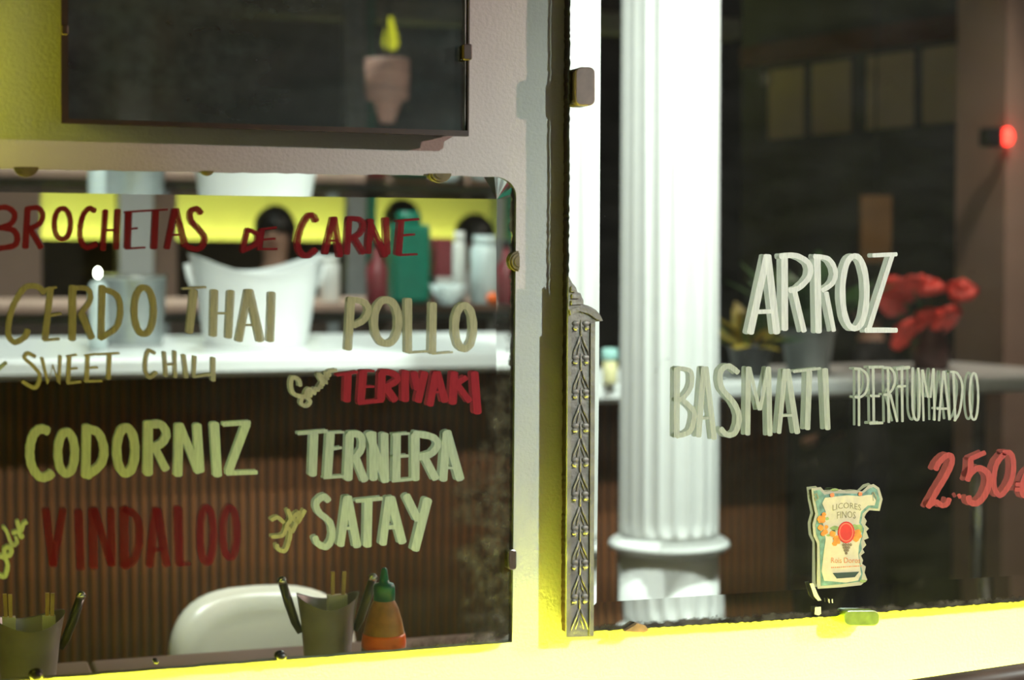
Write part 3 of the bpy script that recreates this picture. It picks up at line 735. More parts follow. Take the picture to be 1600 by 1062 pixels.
def flat_text(txt, cx, cy, wpx, hpx, mat, parent, name, rot=0.0):
    cu = bpy.data.curves.new('t', 'FONT'); cu.body = txt; cu.align_x = 'CENTER'; cu.align_y = 'CENTER'; cu.resolution_u = 2
    ob = bpy.data.objects.new('t', cu); COL.objects.link(ob)
    dg = bpy.context.evaluated_depsgraph_get(); me = bpy.data.meshes.new_from_object(ob.evaluated_get(dg))
    bpy.data.objects.remove(ob)
    xs = [v.co.x for v in me.vertices]; ys = [v.co.y for v in me.vertices]
    for v in me.vertices:
        u = (v.co.x-(min(xs)+max(xs))/2)/(max(xs)-min(xs))*wpx; q = (v.co.y-(min(ys)+max(ys))/2)/(max(ys)-min(ys))*hpx
        bend = rot*(u*u)/wpx
        v.co = hit(PR, *sp(cx+u, cy-q+bend), 0.0016)-origin(parent)
    return link(name, me, mat, parent)
flat_text('LICORES', 338, 205, 205, 42, lc['ink'], lab, 'lettering', 0.35)
flat_text('FINOS', 335, 270, 135, 50, lc['ink'], lab, 'lettering', 0.2)
flat_text('Rois Doros', 330, 600, 210, 40, lc['rust'], lab, 'lettering')
mb = MB()                                                      # a line of print too small to read
for k in range(16): stroke(mb, PR, [sp(222+14*k, 652-0.8*k), sp(222+14*k+(5 if k % 3 else 8), 651.5-0.8*k)], 1.6)
mb.v = [tuple(V(v)+PR.n*0.0010) for v in mb.v]; mb.build('fine_print', lc['rust'], lab, world=True)
# shreds of an older sticker under it
for pts in ([(70,768),(95,765),(130,850),(155,890),(130,892),(100,860)], [(108,938),(150,935),(152,985),(135,998),(105,990)], [(205,880),(212,880),(214,908),(207,908)], [(228,880),(236,880),(238,908),(230,908)]):
    MB().prism(spoly(pts, 0.0005), PR.n, 0.0003).build('paper_scrap', lc['edge'], lab, world=True)

# ------------------------------------------------------------------ fluted column (seen in the tall mirror)
DCOL = 3.9
pc = virt(PR, 1046, 600, DCOL); cx, cy = pc.x, pc.y; uc_ = DCOL/FPX
zt = virt(PR, 1046, 862, DCOL-0.12).z
R0 = 78*uc_
t = thing('fluted_column', (cx, cy, 0), 'white fluted cast-iron column standing in front of the bar', 'column')
def flute(r, z, a, j):
    if j < 2: return (r, z)
    f = min(1.0, (j-1)/3.0)
    return (r*(1-f*0.05*(1-abs(math.cos(a*10))**5)), z)
nz = 12; z0, z1 = zt+0.016, 3.37
mb = MB(); mb.lathe([(R0*0.99, z0), (R0*0.99, z0+0.012)]+[(R0, z0+0.014+k*0.010) for k in range(3)]+[(R0*(1-0.06*k/nz), z0+0.045+(z1-z0-0.045)*k/nz) for k in range(nz+1)], 240, (0,0,0), rim=flute)
mb.build('shaft', colm, t, True)
tor = [(R0*0.98, zt-0.026)]+[(R0*1.02+15*uc_*math.sin(math.pi*k/10)**0.7, zt-0.020+0.036*k/10) for k in range(11)]+[(R0*0.95, zt+0.018)]
MB().lathe(tor, 64).build('base_torus', colm, t, True)
MB().lathe([(R0*1.0, 0.10), (R0*1.0, zt-0.02)], 64).build('pedestal', colm, t, True)
MB().lathe([(0.19, 0.0), (0.19, 0.05), (0.17, 0.07), (0.15, 0.10), (R0, 0.12)], 48).build('plinth', colm, t, True)
MB().lathe([(R0*0.9, 3.28), (0.15, 3.33), (0.18, 3.36), (0.18, 3.398)], 40).build('capital', colm, t, True)

# ------------------------------------------------------------------ table below the lower mirror and what stands on it
TZ = 0.735
t = thing('dining_table', (0.35, -0.5, 0), 'rose-brown laminate table against the wall under the lower mirror', 'table')
for x0, x1 in ((-0.55, 0.233), (0.237, 0.90)):
    MB().rbox((x0, -0.74, TZ-0.035), (x1, -0.13, TZ), 0.006, 2).build('tabletop_board', tablem, t, world=True)
for x in (-0.48, 0.83):
    for y in (-0.68, -0.20): MB().box((x-0.025, y-0.025, 0), (x+0.025, y+0.025, TZ-0.036)).build('leg', darkwood, t, world=True)
MB().box((-0.46, -0.69, TZ-0.10), (0.81, -0.66, TZ-0.036)).build('apron', darkwood, t, world=True)

def on_table(px, py, depth):
    p = virt(PL, px, py, depth); return V((p.x, p.y, TZ))
# sauce bottle
p = on_table(600, 950, 2.16); ztip = virt(PL, 600, 886, 2.16).z-TZ
t = thing('sauce_bottle', p, 'chilli sauce squeeze bottle with green nozzle cap on the table', 'bottle')
u = 2.16/FPX                                                  # metres per pixel at this distance
prof = [(0.8, 0.0), (33, 2), (34, 8), (34, (ztip/u)-121)]
h = lambda py: ztip-(py-886)*u
MB().lathe([(0.026, 0.0), (0.0275, 0.003), (0.0275, h(1012)), (0.0272, h(1004)), (0.0262, h(990)), (0.0225, h(968)), (0.0175, h(948)), (0.0135, h(938)), (0.0125, h(935))], 32).build('body', [bottlem], t, True)
MB().lathe([(0.0268, h(1011)), (0.0281, h(1010)), (0.0280, h(1003)), (0.0272, h(993)), (0.0262, h(988.5)), (0.0225, h(988))], 32).build('sauce_fill', sauce, t, True)
MB().lathe([(0.0279, 0.02), (0.0282, 0.021), (0.0282, h(1013)), (0.0279, h(1012.5))], 32).build('label_band', labelm, t, True)
cap = MB().lathe([(0.0128, h(937)), (0.0134, h(936)), (0.0134, h(916)), (0.0118, h(911)), (0.0068, h(909)), (0.0052, h(902)), (0.0036, h(888)), (0.0022, h(886))], 28).build('cap', capgreen, t, True)
# small bucket with chopsticks
def bucket(px, py_rim, depth, rim_px, label, grp, rz):
    p = on_table(px, py_rim, depth); u = depth/FPX; hz = virt(PL, px, py_rim, depth).z-TZ; r = rim_px*u/2
    t = thing('chopstick_bucket', p, label, 'bucket', grp, rz)
    def swallow(rr, z, a, j):
        f = max(0.0, (z-hz*0.75)/(hz*0.25))
        return (rr*(1+0.05*f*math.cos(2*a)), z+f*0.007*math.cos(2*a))
    MB().lathe([(r*0.70, 0.0), (r*0.71, 0.002), (r*0.80, hz*0.5), (r*0.815, hz*0.52), (r*0.82, hz*0.55), (r*0.9, hz*0.8), (r*1.0, hz), (r*1.015, hz+0.001), (r*0.97, hz-0.001), (r*0.86, hz*0.8), (r*0.68, 0.006)], 40, rim=swallow).build('pail', galv, t, True)
    for s in (-1, 1):
        hd = MB().tube([(s*r*0.93, 0, hz*0.70), (s*r*1.10, 0, hz*0.80), (s*r*1.32, 0, hz*0.98), (s*r*1.52, 0, hz*1.16)], [0.004, 0.0055, 0.006, 0.0055], 10).build('handle', blackp, t, True)
        MB().ball((s*r*1.54, 0, hz*1.185), 0.0062, 10, 7).build('handle_tip', chrome, hd, True)
    return t, p, hz, r, u
def chopsticks(p, dx, ztop, lean, label, grp, gap):
    t = thing('chopsticks', (p.x+dx, p.y, TZ+0.008), label, 'chopsticks', grp)
    hz = ztop-TZ-0.008
    for s in (-1, 1):
        MB().tube([(s*gap*0.5, s*0.002, 0.0), (s*gap+lean, s*0.002, hz)], [0.002, 0.0032], 4).build('stick', bamboo, t)
    MB().box((-gap*1.2-0.004+lean*0.6, -0.005, hz*0.35), (gap*1.2+0.004+lean*0.6, 0.005, hz*0.82)).build('paper_sleeve', paperw, t)
bt, p, hz, r, u = bucket(512, 936, 2.20, 92, 'small grey metal bucket with chopsticks beside the sauce bottle', 'chopstick buckets', 0.12)
chopsticks(p, 0.010, virt(PL, 520, 893, 2.2).z, 0.004, 'wooden chopsticks in white paper in the bucket beside the sauce bottle', 'wrapped chopsticks', 0.007)
bt, p, hz, r, u = bucket(44, 968, 2.10, 106, 'small grey metal bucket with chopsticks farther from the sauce bottle', 'chopstick buckets', -0.1)
chopsticks(p, -0.020, virt(PL, 15, 925, 2.1).z, -0.004, 'leftmost wrapped chopsticks in the farther bucket', 'wrapped chopsticks', 0.003)
chopsticks(p, 0.022, virt(PL, 75, 928, 2.1).z, 0.004, 'wrapped chopsticks leaning right in the farther bucket', 'wrapped chopsticks', 0.003)

# ------------------------------------------------------------------ chairs
def chair(loc, rz, wd, top, label, shell, legs, name='shell_chair'):
    t = thing(name, loc, label, 'chair', None, rz)
    # padded backrest: rounded top corners, thick rolled edge
    pts = [(-wd/2+0.02, 0.40), (-wd/2, 0.45), (-wd/2, top-0.16)]
    for k in range(1, 24):
        a = math.pi*k/24; cx_ = -math.cos(a); pts.append((wd/2*math.copysign(abs(cx_)**0.62, cx_), top-0.13+0.13*math.sin(a)**0.62))
    pts += [(wd/2, top-0.16), (wd/2, 0.45), (wd/2-0.02, 0.40)]
    n = len(pts); mb = MB(); cxm = 0
    def ring(ins, y):
        o = []
        for x, zz in pts:
            o.append((x*(1-ins*2/wd), y+0.05*(2*x/wd)**2, zz-(ins if zz > top-0.2 else 0)))
        return o
    R = [ring(0.035, -0.032), ring(0.014, -0.028), ring(0.002, -0.014), ring(0.0, 0.0), ring(0.002, 0.014), ring(0.014, 0.028), ring(0.035, 0.032)]
    fs = []
    for j in range(len(R)-1):
        for i in range(n): fs.append((j*n+i, j*n+(i+1) % n, (j+1)*n+(i+1) % n, (j+1)*n+i))
    fs.append(tuple(range(n))[::-1]); fs.append(tuple((len(R)-1)*n+i for i in range(n)))
    mb.add(sum(R, []), fs); mb.build('backrest', shell, t, True)
    MB().rbox((-wd/2, -0.02, 0.40), (wd/2, 0.40, 0.465), 0.06, 4).build('seat', shell, t)
    for sx in (-1, 1):
        for yy in (0.03, 0.35): MB().tube([(sx*(wd/2-0.05), yy, 0.41), (sx*(wd/2-0.015), yy+(0.02 if yy > 0.2 else -0.02), 0.0)], [0.014, 0.010], 10).build('leg', legs, t, True)
    return t
pch = virt(PL, 402, 960, 2.80); ztop = virt(PL, 402, 914, 2.80).z
chair((pch.x, pch.y, 0), 0.0, 292*2.80/FPX, ztop, 'cream padded chair with rounded back facing the table', leather, chrome)
# dark board that closes the trough at its right end and peeks into the frame
ang = math.radians(9.6); PB = Plane(0, 0); PB.p = V((0.955, -0.15, 0.5)); PB.n = V((math.sin(ang), -math.cos(ang), 0))
ztb = hit(PB, 1440, 1064).z; Lb = 0.66
t = thing('ledge_board', (0.955, -0.15, 0), 'dark brown wooden board whose top edge peeks in at the lower right corner', 'board', None, ang)
chb = pmat('board_brown', (0.085, 0.055, 0.04), 0.5, var=0.3, scale=15, stretch=(1, 5, 5))
MB().box((0, 0.002, 0), (Lb, 0.016, ztb-0.012)).build('panel', darkwood, t)
MB().tube([(0.0, 0.010, ztb-0.012), (Lb, 0.010, ztb-0.012)], 0.012, 14).build('rounded_edge', chb, t, True)

# ------------------------------------------------------------------ bar counter
BY, BZ = -2.30, None
bl = virt(PL, 400, 577, 4.15); BZ = bl.z+0.035; BY = bl.y       # top's front edge
xr = virt(PR, 1283, 760, 4.75).x
t = thing('bar_counter', (0.9, BY-0.3, 0), 'bar counter with white top and brown slatted front', 'bar counter')
MB().box((-1.2, BY-0.62, 0.0), (xr, BY-0.225, BZ-0.05)).build('cabinet', slat_back, t, world=True)
sl = None; pitch = 0.0247; nsl = int((xr+0.35)/pitch)
for i in range(nsl):
    x = -0.35+pitch*(i+0.5)
    if sl is None:
        sl = MB().lathe([(0.0080, 0.02), (0.0080, BZ-0.052)], 10).build('slat', slatm, t, True); o = sl
    else: o = sl.copy(); COL.objects.link(o)
    o.location = V((x, BY-0.222, 0))-origin(t); o.scale = (1.0, 0.9, 1)
MB().rbox((-1.2, BY-0.70, BZ-0.05), (xr+0.85, BY, BZ), 0.02, 3).build('worktop', whitem, t, world=True)
MB().box((-1.2, BY-0.20, 0.0), (xr, BY-0.19, 0.08)).build('kickboard', darkwood, t, world=True)
for x in (xr+0.70,): MB().lathe([(0.02, 0.0), (0.02, BZ-0.051)], 12, (x, BY-0.35, 0)).build('leg', chrome, t, True, world=True)

def on_bar(px, py, depth, P=PL):
    p = virt(P, px, py, depth); return V((p.x, p.y, BZ))
# big white ice bucket
p = on_bar(400, 480, 4.45); u = 4.45/FPX; hz = virt(PL, 400, 412, 4.45).z-BZ; r = 98*u
t = thing('ice_bucket', p, 'big white metal bucket with dipped rim on the bar', 'bucket')
def sw2(rr, zz, a, j):
    f = max(0.0, (zz-hz*0.6)/(hz*0.4)); return (rr*(1+0.04*f*math.cos(2*a)), zz+f*0.024*math.cos(2*a))
MB().lathe([(r*0.80, 0), (r*0.81, 0.004), (r*0.97, hz*0.8), (r*1.02, hz), (r*1.03, hz+0.003), (r*0.99, hz-0.002), (r*0.93, hz*0.8), (r*0.78, 0.01)], 48, rim=sw2).build('pail', whitem, t, True)
for s in (-1, 1): MB().tube([(s*r*0.99, 0, hz*0.72), (s*r*1.06, 0, hz*0.85), (s*r*1.10, 0, hz*1.0)], 0.008, 8).build('handle', whitem, t, True)
# ribbed steel basket
p = on_bar(207, 500, 4.45); u = 4.35/FPX; hz = virt(PL, 207, 432, 4.45).z-BZ; r = 53*u
t = thing('ribbed_container', p, 'ribbed grey steel container standing beside the white bucket', 'container')
mb = MB().lathe([(r*0.86, 0), (r*0.88, 0.003)]+[(r*(0.88+0.12*k/24)+(0.003 if k % 2 else 0), 0.004+(hz-0.01)*k/24) for k in range(25)]+[(r*1.03, hz), (r*0.97, hz-0.002), (r*0.84, 0.01)], 40); mb.build('pot', steel, t, True)
MB().lathe([(r*1.0, hz-0.004), (r*1.06, hz-0.002), (r*1.06, hz+0.006), (r*1.0, hz+0.006)], 40).build('rim', chrome, t, True)
# small candle lamp with bright flame
p = on_bar(153, 470, 4.24)
zfl = virt(PL, 156, 426, 4.24).z-BZ
t = thing('candle_lamp', p, 'small clear candle lamp with bright flame left of the ribbed container', 'candle')
MB().lathe([(0.018, 0), (0.022, 0.004), (0.022, zfl-0.03), (0.012, zfl-0.02)], 20).build('holder', clearp, t, True)
MB().ball((0, 0, zfl), 0.009, 12, 8, (0.8, 0.8, 1.3)).build('flame', pmat('flame', (1, 0.95, 0.85), 0.5, emit=(1, 0.93, 0.85), es=22), t, True)

# back counter behind the bar, and things on it
cy0 = BY-1.15
p0 = virt(PL, 400, 474, 5.4); CZ = p0.z; CYb = p0.y
t = thing('back_counter', (0.8, CYb-0.2, 0), 'rosy-topped back counter behind the bar', 'counter')
MB().rbox((-0.9, CYb-0.42, CZ-0.03), (1.86, CYb, CZ), 0.01, 2).build('worktop', rosy, t, world=True)
MB().box((-0.88, CYb-0.40, 0), (1.84, CYb-0.06, CZ-0.031)).build('cabinet', greybox, t, world=True)
for k in range(5):
    MB().box((-0.85+0.54*k, CYb-0.06, 0.12), (-0.85+0.54*k+0.50, CYb-0.045, CZ-0.06)).build('door', darkwood, t, world=True)
def on_counter(px, py, depth): p = virt(PL, px, py, depth); return V((p.x, p.y, CZ))
DC = 5.55; uc = DC/FPX
p = on_counter(638, 420, DC); hz = virt(PL, 636, 350, DC).z-CZ
t = thing('green_canister', p, 'tall dark green canister on the back counter', 'canister')
MB().rbox((-30*uc, -0.055, 0), (30*uc, 0.055, hz), 0.02, 3).build('body', tealm, t)
MB().lathe([(0.04, hz), (0.04, hz+0.03), (0.03, hz+0.04)], 20).build('lid', tealm, t, True)
p = on_counter(589, 440, DC-0.1); hz = virt(PL, 593, 380, DC).z-CZ
t = thing('maroon_bottle', p, 'maroon bottle between the grey post and green canister', 'bottle')
MB().lathe([(0.03, 0), (0.034, 0.004), (0.034, hz*0.6), (0.014, hz*0.78), (0.013, hz)], 20).build('body', marool, t, True)
MB().lathe([(0.016, hz*0.95), (0.016, hz+0.012)], 16).build('cap', blackp, t, True)
p = on_counter(688, 400, DC+0.05); hz = virt(PL, 688, 372, DC).z-CZ
t = thing('red_carton', p, 'small maroon carton right of the green canister', 'carton')
MB().box((-13*uc, -0.04, 0), (13*uc, 0.04, hz)).build('box', marool, t); MB().box((-13*uc, -0.041, hz*0.3), (13*uc, 0.041, hz*0.4)).build('band', paperw, t)
for px, wpx, py, nm, lb, mt in ((717, 10, 362, 'white_bottle', 'white bottle on the back counter right of the maroon carton', paperw), (757, 23, 368, 'frosted_jar', 'big frosted jar at the right end of the back counter', clearp), (515, 16, 400, 'white_tub', 'white tub on the back counter beside the grey post', paperw), (700, 26, 445, 'frosted_bowl', 'low frosted bowl in front of the canister', clearp)):
    dd = DC-0.12 if 'bowl' in nm else DC
    p = on_counter(px, 440, dd); hz = virt(PL, px, py, dd).z-CZ; r = wpx*uc
    t = thing(nm, p, lb, 'bowl' if 'bowl' in nm else nm.split('_')[1])
    if 'bowl' in nm: MB().lathe([(r*0.5, 0), (r*0.55, 0.004), (r*1.1, hz), (r*1.0, hz-0.001), (r*0.5, 0.01)], 28).build('bowl', mt, t, True)
    else:
        MB().lathe([(r*0.9, 0), (r, 0.004), (r, hz*0.8), (r*0.8, hz*0.86)], 24).build('body', mt, t, True); MB().lathe([(r*0.82, hz*0.86), (r*0.82, hz)], 24).build('lid', mt, t, True)
p = on_counter(770, 464, DC-0.1)
t = thing('orange_tangerine', p, 'small bright orange fruit at the right end of the back counter', 'fruit')
MB().ball((0, 0, 0.022), 0.022, 16, 10, (1, 1, 0.9)).build('flesh', pmat('tangerine', (0.85, 0.13, 0.01), 0.4, var=0.1, scale=200, bump=0.3), t, True); MB().ball((0, 0, 0.042), 0.004, 8, 5).build('stem_end', leafm, t)

# posts and pilasters towards the opposite wall
def post(px, depth, wd, dp, mat, label, P=PL, zt=3.4, name='post'):
    p = virt(P, px, 430, depth); t = thing(name, (p.x, p.y, 0), label, 'post')
    MB().box((-wd/2, -dp/2, 0.14), (wd/2, dp/2, zt-0.1)).build('shaft', mat, t); e = 0.02 if wd > 0.08 else 0.003
    MB().box((-wd/2-e, -dp/2-e, 0), (wd/2+e, dp/2+e, 0.14)).build('plinth', mat, t)
    MB().box((-wd/2-e, -dp/2-e, zt-0.1), (wd/2+e, dp/2+e, zt-0.001)).build('cap', mat, t)
post(210, 6.7, 52*6.7/FPX, 0.14, whitem, 'white square post in front of the yellow wall', name='square_post')
post(256, 6.95, 34*6.95/FPX, 0.12, rosy, 'rosy post just right of the white square post', name='square_post')
post(22, 6.6, 80*6.6/FPX, 0.14, rosy, 'wide rosy post at the left edge of the lower mirror', name='square_post')
post(554, 6.3, 30*6.3/FPX, 0.06, greybox, 'slim grey post behind the back counter', name='slim_post')
post(579, 6.3, 12*6.3/FPX, 0.05, tealm, 'slim dark green post beside the grey one', name='slim_post')

# ------------------------------------------------------------------ people far behind (only heads and shoulders show)
def person(loc, rz, ztop, shirt, label):
    t = thing('person', loc, label, 'person', None, rz)
    s = ztop/1.72
    bm = bmesh.new(); sk = bm.verts.layers.skin.verify()
    J = {'pel': (0, 0, .95, .125), 'wst': (0, 0.01, 1.10, .115), 'chs': (0, 0.0, 1.30, .135), 'ncb': (0, 0, 1.44, .075), 'nck': (0, 0.005, 1.50, .052), 'hd0': (0, 0.015, 1.58, .075), 'hd1': (0, 0.01, 1.64, .085),
         'hp_l': (-.09, 0, .90, .09), 'kn_l': (-.10, .03, .50, .062), 'an_l': (-.10, -.01, .09, .042), 'to_l': (-.11, .13, .035, .034), 'hp_r': (.09, 0, .90, .09), 'kn_r': (.10, .03, .50, .062), 'an_r': (.10, -.01, .09, .042), 'to_r': (.11, .13, .035, .034),
         'sh_l': (-.18, 0, 1.39, .062), 'el_l': (-.23, 0.02, 1.11, .043), 'wr_l': (-.21, .20, .98, .030), 'ha_l': (-.20, .28, .96, .028), 'sh_r': (.18, 0, 1.39, .062), 'el_r': (.23, 0.02, 1.11, .043), 'wr_r': (.21, .20, .98, .030), 'ha_r': (.20, .28, .96, .028)}
    vs = {}
    for kx, (x, y, zz, r) in J.items():
        v = bm.verts.new((x*s, y*s, zz*s)); v[sk].radius = (r*s, r*s*(0.78 if kx in ('chs', 'wst', 'pel') else 1)); vs[kx] = v
    vs['pel'][sk].use_root = True
    for a, b in ('pel wst', 'wst chs', 'chs ncb', 'ncb nck', 'nck hd0', 'hd0 hd1', 'pel hp_l', 'hp_l kn_l', 'kn_l an_l', 'an_l to_l', 'pel hp_r', 'hp_r kn_r', 'kn_r an_r', 'an_r to_r', 'chs sh_l', 'sh_l el_l', 'el_l wr_l', 'wr_l ha_l', 'chs sh_r', 'sh_r el_r', 'el_r wr_r', 'wr_r ha_r') and [q.split() for q in ('pel wst', 'wst chs', 'chs ncb', 'ncb nck', 'nck hd0', 'hd0 hd1', 'pel hp_l', 'hp_l kn_l', 'kn_l an_l', 'an_l to_l', 'pel hp_r', 'hp_r kn_r', 'kn_r an_r', 'an_r to_r', 'chs sh_l', 'sh_l el_l', 'el_l wr_l', 'wr_l ha_l', 'chs sh_r', 'sh_r el_r', 'el_r wr_r', 'wr_r ha_r')]:
        bm.edges.new((vs[a], vs[b]))
    me = bpy.data.meshes.new('body'); bm.to_mesh(me); bm.free()
    o = link('body', me, None, t)
    # clothes by height on one continuous body: skin above the neckline and at the hands
    mt = bpy.data.materials.new('clothed_body'); mt.use_nodes = True; nt = mt.node_tree; b = nt.nodes['Principled BSDF']; b.inputs['Roughness'].default_value = 0.7
    tc = nt.nodes.new('ShaderNodeTexCoord'); sx = nt.nodes.new('ShaderNodeSeparateXYZ'); nt.links.new(tc.outputs['Object'], sx.inputs[0])
    up = M(nt, 'GREATER_THAN', sx.outputs[2], 1.455*s); hand = M(nt, 'GREATER_THAN', sx.outputs[1], 0.19*s); leg = M(nt, 'LESS_THAN', sx.outputs[2], 0.92*s)
    hand = M(nt, 'MULTIPLY', hand, M(nt, 'GREATER_THAN', sx.outputs[2], 0.5))
    m1 = nt.nodes.new('ShaderNodeMix'); m1.data_type = 'RGBA'; m1.inputs[6].default_value = (*shirt, 1); m1.inputs[7].default_value = (0.012, 0.012, 0.016, 1); nt.links.new(leg, m1.inputs[0])
    m2 = nt.nodes.new('ShaderNodeMix'); m2.data_type = 'RGBA'; m2.inputs[7].default_value = (0.42, 0.24, 0.17, 1); nt.links.new(M(nt, 'MAXIMUM', up, hand), m2.inputs[0]); nt.links.new(m1.outputs[2], m2.inputs[6])
    nt.links.new(m2.outputs[2], b.inputs['Base Color']); me.materials.append(mt)
    sm = o.modifiers.new('skin', 'SKIN'); sm.use_smooth_shade = True; ss = o.modifiers.new('sub', 'SUBSURF'); ss.levels = 2; ss.render_levels = 2
    # hair: cap over the skull, open at the face
    mb = MB(); n = 24; rings = 12; c = (0, -0.002*s, 1.635*s); vsx = []
    for j in range(rings+1):
        th = math.pi*j/rings*0.72
        for i in range(n):
            a = 2*math.pi*i/n; front = max(0.0, math.sin(a)); k2 = 1-0.42*front**1.5
            tt = th*k2; r = 0.104*s*(1+0.03*math.sin(7*a+j)); vsx.append((c[0]+r*math.sin(tt)*math.cos(a)*0.93, c[1]+r*math.sin(tt)*math.sin(a)*1.08, c[2]+r*1.08*math.cos(tt)))
    mb.add(vsx, [(j*n+i, j*n+(i+1) % n, (j+1)*n+(i+1) % n, (j+1)*n+i) for j in range(rings) for i in range(n)])
    mb.build('hair', hairm, t, True)
    for sx_ in (-1, 1):
        MB().ball((sx_*0.032*s, 0.094*s, 1.635*s), 0.011*s, 10, 7).build('eye', blackp, t, True); MB().ball((sx_*0.088*s, 0.008*s, 1.62*s), 0.026*s, 10, 7, (0.35, 0.7, 1.1)).build('ear', skinm, t, True)
    MB().ball((0, 0.105*s, 1.605*s), 0.016*s, 10, 7, (0.8, 1, 1.4)).build('nose', skinm, t, True); MB().ball((0, 0.09*s, 1.565*s), 0.02*s, 10, 6, (1.1, 0.5, 0.3)).build('mouth', marool, t, True)
    return t
p = virt(PL, 430, 330, 6.3); person((p.x, p.y, 0), 0.3, p.z, (0.012, 0.012, 0.014), 'black-haired person in dark clothes behind the white bucket')
p = virt(PL, 742, 342, 6.9); person((p.x, p.y, 0), -0.4, p.z, (0.6, 0.6, 0.6), 'dark-haired person in light clothes behind the frosted jar')
p = virt(PL, 628, 318, 7.7); person((p.x, p.y, 0), 0.8, p.z, (0.30, 0.22, 0.18), 'dark-haired person in brown behind the green canister')
p = virt(PR, 1362, 445, 6.1); person((p.x, p.y, 0), 2.4, p.z, (0.010, 0.010, 0.012), 'person in black beside the red flowers')

# ------------------------------------------------------------------ far corner seen in the tall mirror
# sheets on a dark partition, oxblood rail above them
A0 = virt(PR, 1185, 107, 7.6); A1 = virt(PR, 1530, 66, 6.6)
d = V((A1.x-A0.x, A1.y-A0.y, 0)); Lp = d.length; ang = math.atan2(d.y, d.x)
t = thing('partition', (A0.x, A0.y, 0), 'dark partition with oxblood top rail and pale sheets', 'partition', None, ang)
zt0 = (A0.z+A1.z)/2
MB().box((-0.15, -0.10, 0.0), (Lp+0.02, -0.04, 3.39)).build('panel', sidewall, t)
MB().box((-0.10, -0.04, zt0+0.02), (Lp+0.02, 0.02, zt0+0.11)).build('top_rail', oxblood, t)
for x0, x1 in ((1193, 1251), (1265, 1327), (1352, 1424), (1438, 1512)):
    q = lambda x: (virt(PR, x, 100, 7.6-(x-1185)/345*1.0)-A0).to_2d().length
    MB().box((q(x0), -0.04, zt0-0.30), (q(x1), -0.033, zt0+0.0)).build('sheet', beige, t)
post(1608, 6.2, 0.42, 0.30, rosy, 'wide rosy post carrying the red lamp', PR, name='square_post')
p = virt(PR, 1566, 214, 5.95)
t = thing('red_lamp', p, 'small red warning lamp on a black mount on the rosy post', 'lamp')
MB().rbox((-0.075, -0.035, -0.035), (-0.012, 0.03, 0.03), 0.012, 3).build('mount', blackp, t)
MB().ball((0.005, 0.02, 0), 0.024, 14, 10, (0.9, 1, 1.25)).build('lens', red_lens, t, True)
p = virt(PR, 1368, 305, 6.4); p2 = virt(PR, 1368, 410, 6.4)
t = thing('brown_poster', (p.x, p.y, p2.z), 'narrow brown board hanging below the pale sheets', 'board')
MB().box((-0.065, -0.008, 0), (0.065, 0.008, p.z-p2.z)).build('board', pmat('brown_board', (0.16, 0.085, 0.025), 0.7, var=0.2, scale=8), t); MB().tube([(0, 0, p.z-p2.z), (0, 0, 3.4-p2.z)], 0.004, 6).build('hanging_wire', blackp, t)

# plant on the bar seen beside the column
def leaf_mesh(Lf, wf):
    mb = MB(); n = 6; vs = []
    for i in range(n+1):
        f = i/n; ww = wf*math.sin(math.pi*min(1, f*0.95+0.04))**0.8; zc = Lf*f; yb = 0.35*Lf*f*f
        vs += [(-ww, yb+0.15*ww, zc), (0, yb, zc), (ww, yb+0.15*ww, zc)]
    mb.add(vs, [(3*i+a, 3*i+a+1, 3*i+a+4, 3*i+a+3) for i in range(n) for a in (0, 1)]); return mb
def on_bar_r(px, py, depth): p = virt(PR, px, py, depth); return V((p.x, p.y, BZ))
def plant(p, mats, hz, r, n, lf, label, spread, potm):
    t = thing('potted_plant', p, label, 'plant')
    pot = MB().lathe([(r*0.75, 0), (r*0.77, 0.003), (r, hz), (r*1.05, hz), (r*1.05, hz-0.012), (r*0.93, hz-0.014), (r*0.9, hz*0.85)], 28).build('pot', potm, t, True)
    src = {}
    for i in range(n):
        mt = mats[i % len(mats)]
        if mt not in src: src[mt] = leaf_mesh(lf, lf*0.2).build('leaf', mt, t, True); o = src[mt]
        else: o = src[mt].copy(); COL.objects.link(o)
        a = random.uniform(0, 6.28); o.location = (r*0.4*math.cos(a), r*0.4*math.sin(a), hz*0.9); o.rotation_euler = (-random.uniform(0.1, spread), 0, a-1.57); s = random.uniform(0.6, 1.1); o.scale = (s, s, s)
plant(on_bar_r(1172, 600, 4.75), [yleaf, leafm, yleaf], 0.09, 0.06, 34, 0.13, 'leafy yellow and green plant on the bar beside the column', 1.3, blackp)
plant(on_bar_r(1262, 600, 4.85), [leafm], 0.13, 0.075, 22, 0.24, 'dark green plant in a grey pot on the bar', 0.9, greybox)
p = on_bar_r(953, 600, 4.45); u = 4.45/FPX; hz = virt(PR, 953, 562, 4.45).z-BZ
t = thing('storage_jar', p, 'pale yellow storage jar with a teal lid on the bar, left of the column', 'jar')
MB().lathe([(10*u, 0), (11*u, 0.004), (11.5*u, hz*0.9), (9*u, hz)], 24).build('body', pmat('jar_yellow', (0.72, 0.66, 0.36), 0.4, var=0.05), t, True)
MB().lathe([(12*u, hz), (12.5*u, hz+0.004), (12.5*u, hz+0.025), (10*u, hz+0.030)], 24).build('lid', pmat('lid_teal', (0.35, 0.62, 0.58), 0.35, var=0.1), t, True)
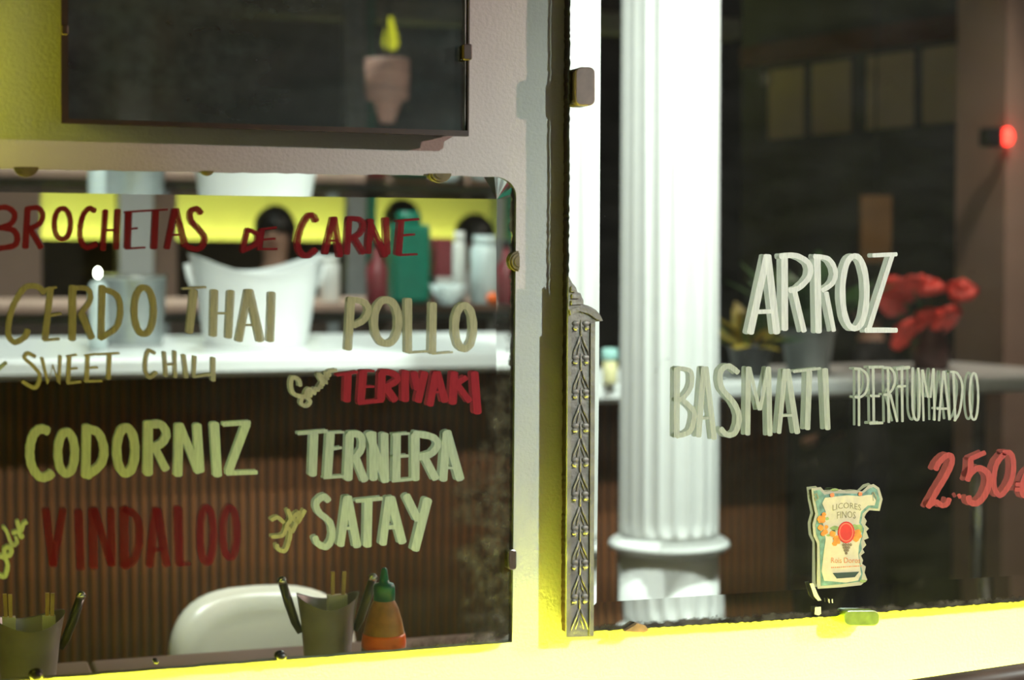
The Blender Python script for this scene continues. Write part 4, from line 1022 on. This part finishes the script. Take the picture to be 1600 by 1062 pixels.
# red flowers in a vase on the bar
pf = on_bar_r(1455, 520, 5.1); zf_ = BZ
t = thing('red_flowers', (pf.x, pf.y, zf_), 'bunch of red flowers in a dark vase by the rosy post', 'flowers')
MB().lathe([(0.04, 0), (0.05, 0.005), (0.06, 0.06), (0.035, 0.11), (0.045, 0.13)], 24).build('vase', oxblood, t, True)
blm = None
def blossom():
    mb = MB()
    for k in range(8):
        a = 2*math.pi*k/8; mb.ball((0.028*math.cos(a), 0.028*math.sin(a), 0.005), 0.026, 8, 6, (1, 1, 0.6))
    mb.ball((0, 0, 0.014), 0.026, 8, 6); return mb
for i in range(17):
    bx, by, bz = random.uniform(-0.11, 0.11), random.uniform(-0.09, 0.09), random.uniform(0.13, 0.30)
    if i % 3 == 0: bz *= 0.7
    o = blossom().build('blossom', petal, t, True) if blm is None else blm.copy()
    if blm is None: blm = o
    else: COL.objects.link(o)
    o.location = (bx, by, bz); o.rotation_euler = (random.uniform(-.9, .9), random.uniform(-.9, .9), 0); s = random.uniform(0.65, 1.1); o.scale = (s, s, s)
    MB().tube([(bx*0.1, by*0.1, 0.10), (bx*0.6, by*0.6, bz*0.75), (bx, by, bz)], 0.003, 5).build('stem', leafm, t)

# ------------------------------------------------------------------ high things seen in the dark upper mirror
p = virt(PU, 605, 125, 5.6); u = 5.6/FPX
t = thing('pendant_lamp', (p.x, p.y, 3.4), 'rosy pendant lamp with tapering shade over the back of the room', 'lamp')
zl = p.z-3.4
MB().lathe([(34*u, zl+32*u), (35*u, zl+28*u), (33*u, zl-30*u), (22*u, zl-34*u), (12*u, zl-64*u), (10*u, zl-66*u)], 32).build('shade', pmat('rosy_shade', (0.75, 0.42, 0.33), 0.5, emit=(1.0, 0.5, 0.36), es=0.2), t, True)
MB().tube([(0, 0, 0), (0, 0, zl+30*u)], 0.005, 6).build('cord', blackp, t)
p = virt(PU, 610, 55, 6.3); t = thing('yellow_bulb_lamp', (p.x, p.y, 3.4), 'small glowing yellow pendant bulb', 'lamp'); zl = p.z-3.4; u = 6.3/FPX
MB().lathe([(3*u, zl+28*u), (6*u, zl+16*u), (11*u, zl), (13*u, zl-14*u), (8*u, zl-22*u)], 20).build('bulb', pmat('yellow_bulb', (0.8, 0.75, 0.1), 0.4, emit=(0.9, 0.85, 0.02), es=2.2), t, True)
MB().tube([(0, 0, 0), (0, 0, zl+26*u)], 0.004, 6).build('cord', blackp, t)
p = virt(PU, 560, 20, 6.6); t = thing('ceiling_beam', (p.x, p.y, p.z), 'grey-green beam below the dark ceiling', 'beam')
MB().box((-1.2, -0.06, -0.03), (1.6, 0.06, 0.05)).build('beam', pmat('beam_grey', (0.22, 0.22, 0.17), 0.7, var=0.2, scale=5), t)
for x in (-1.1, 1.5): MB().box((x-0.02, -0.02, 0.05), (x+0.02, 0.02, 3.4-p.z)).build('hanger', darkwood, t)

# faint glows are seen but add nothing to the room's light: no need to sample them as lamps
for nm in ('rosy_shade', 'yellow_bulb', 'red_lens', 'flame'): MATS[nm].cycles.emission_sampling = 'NONE'
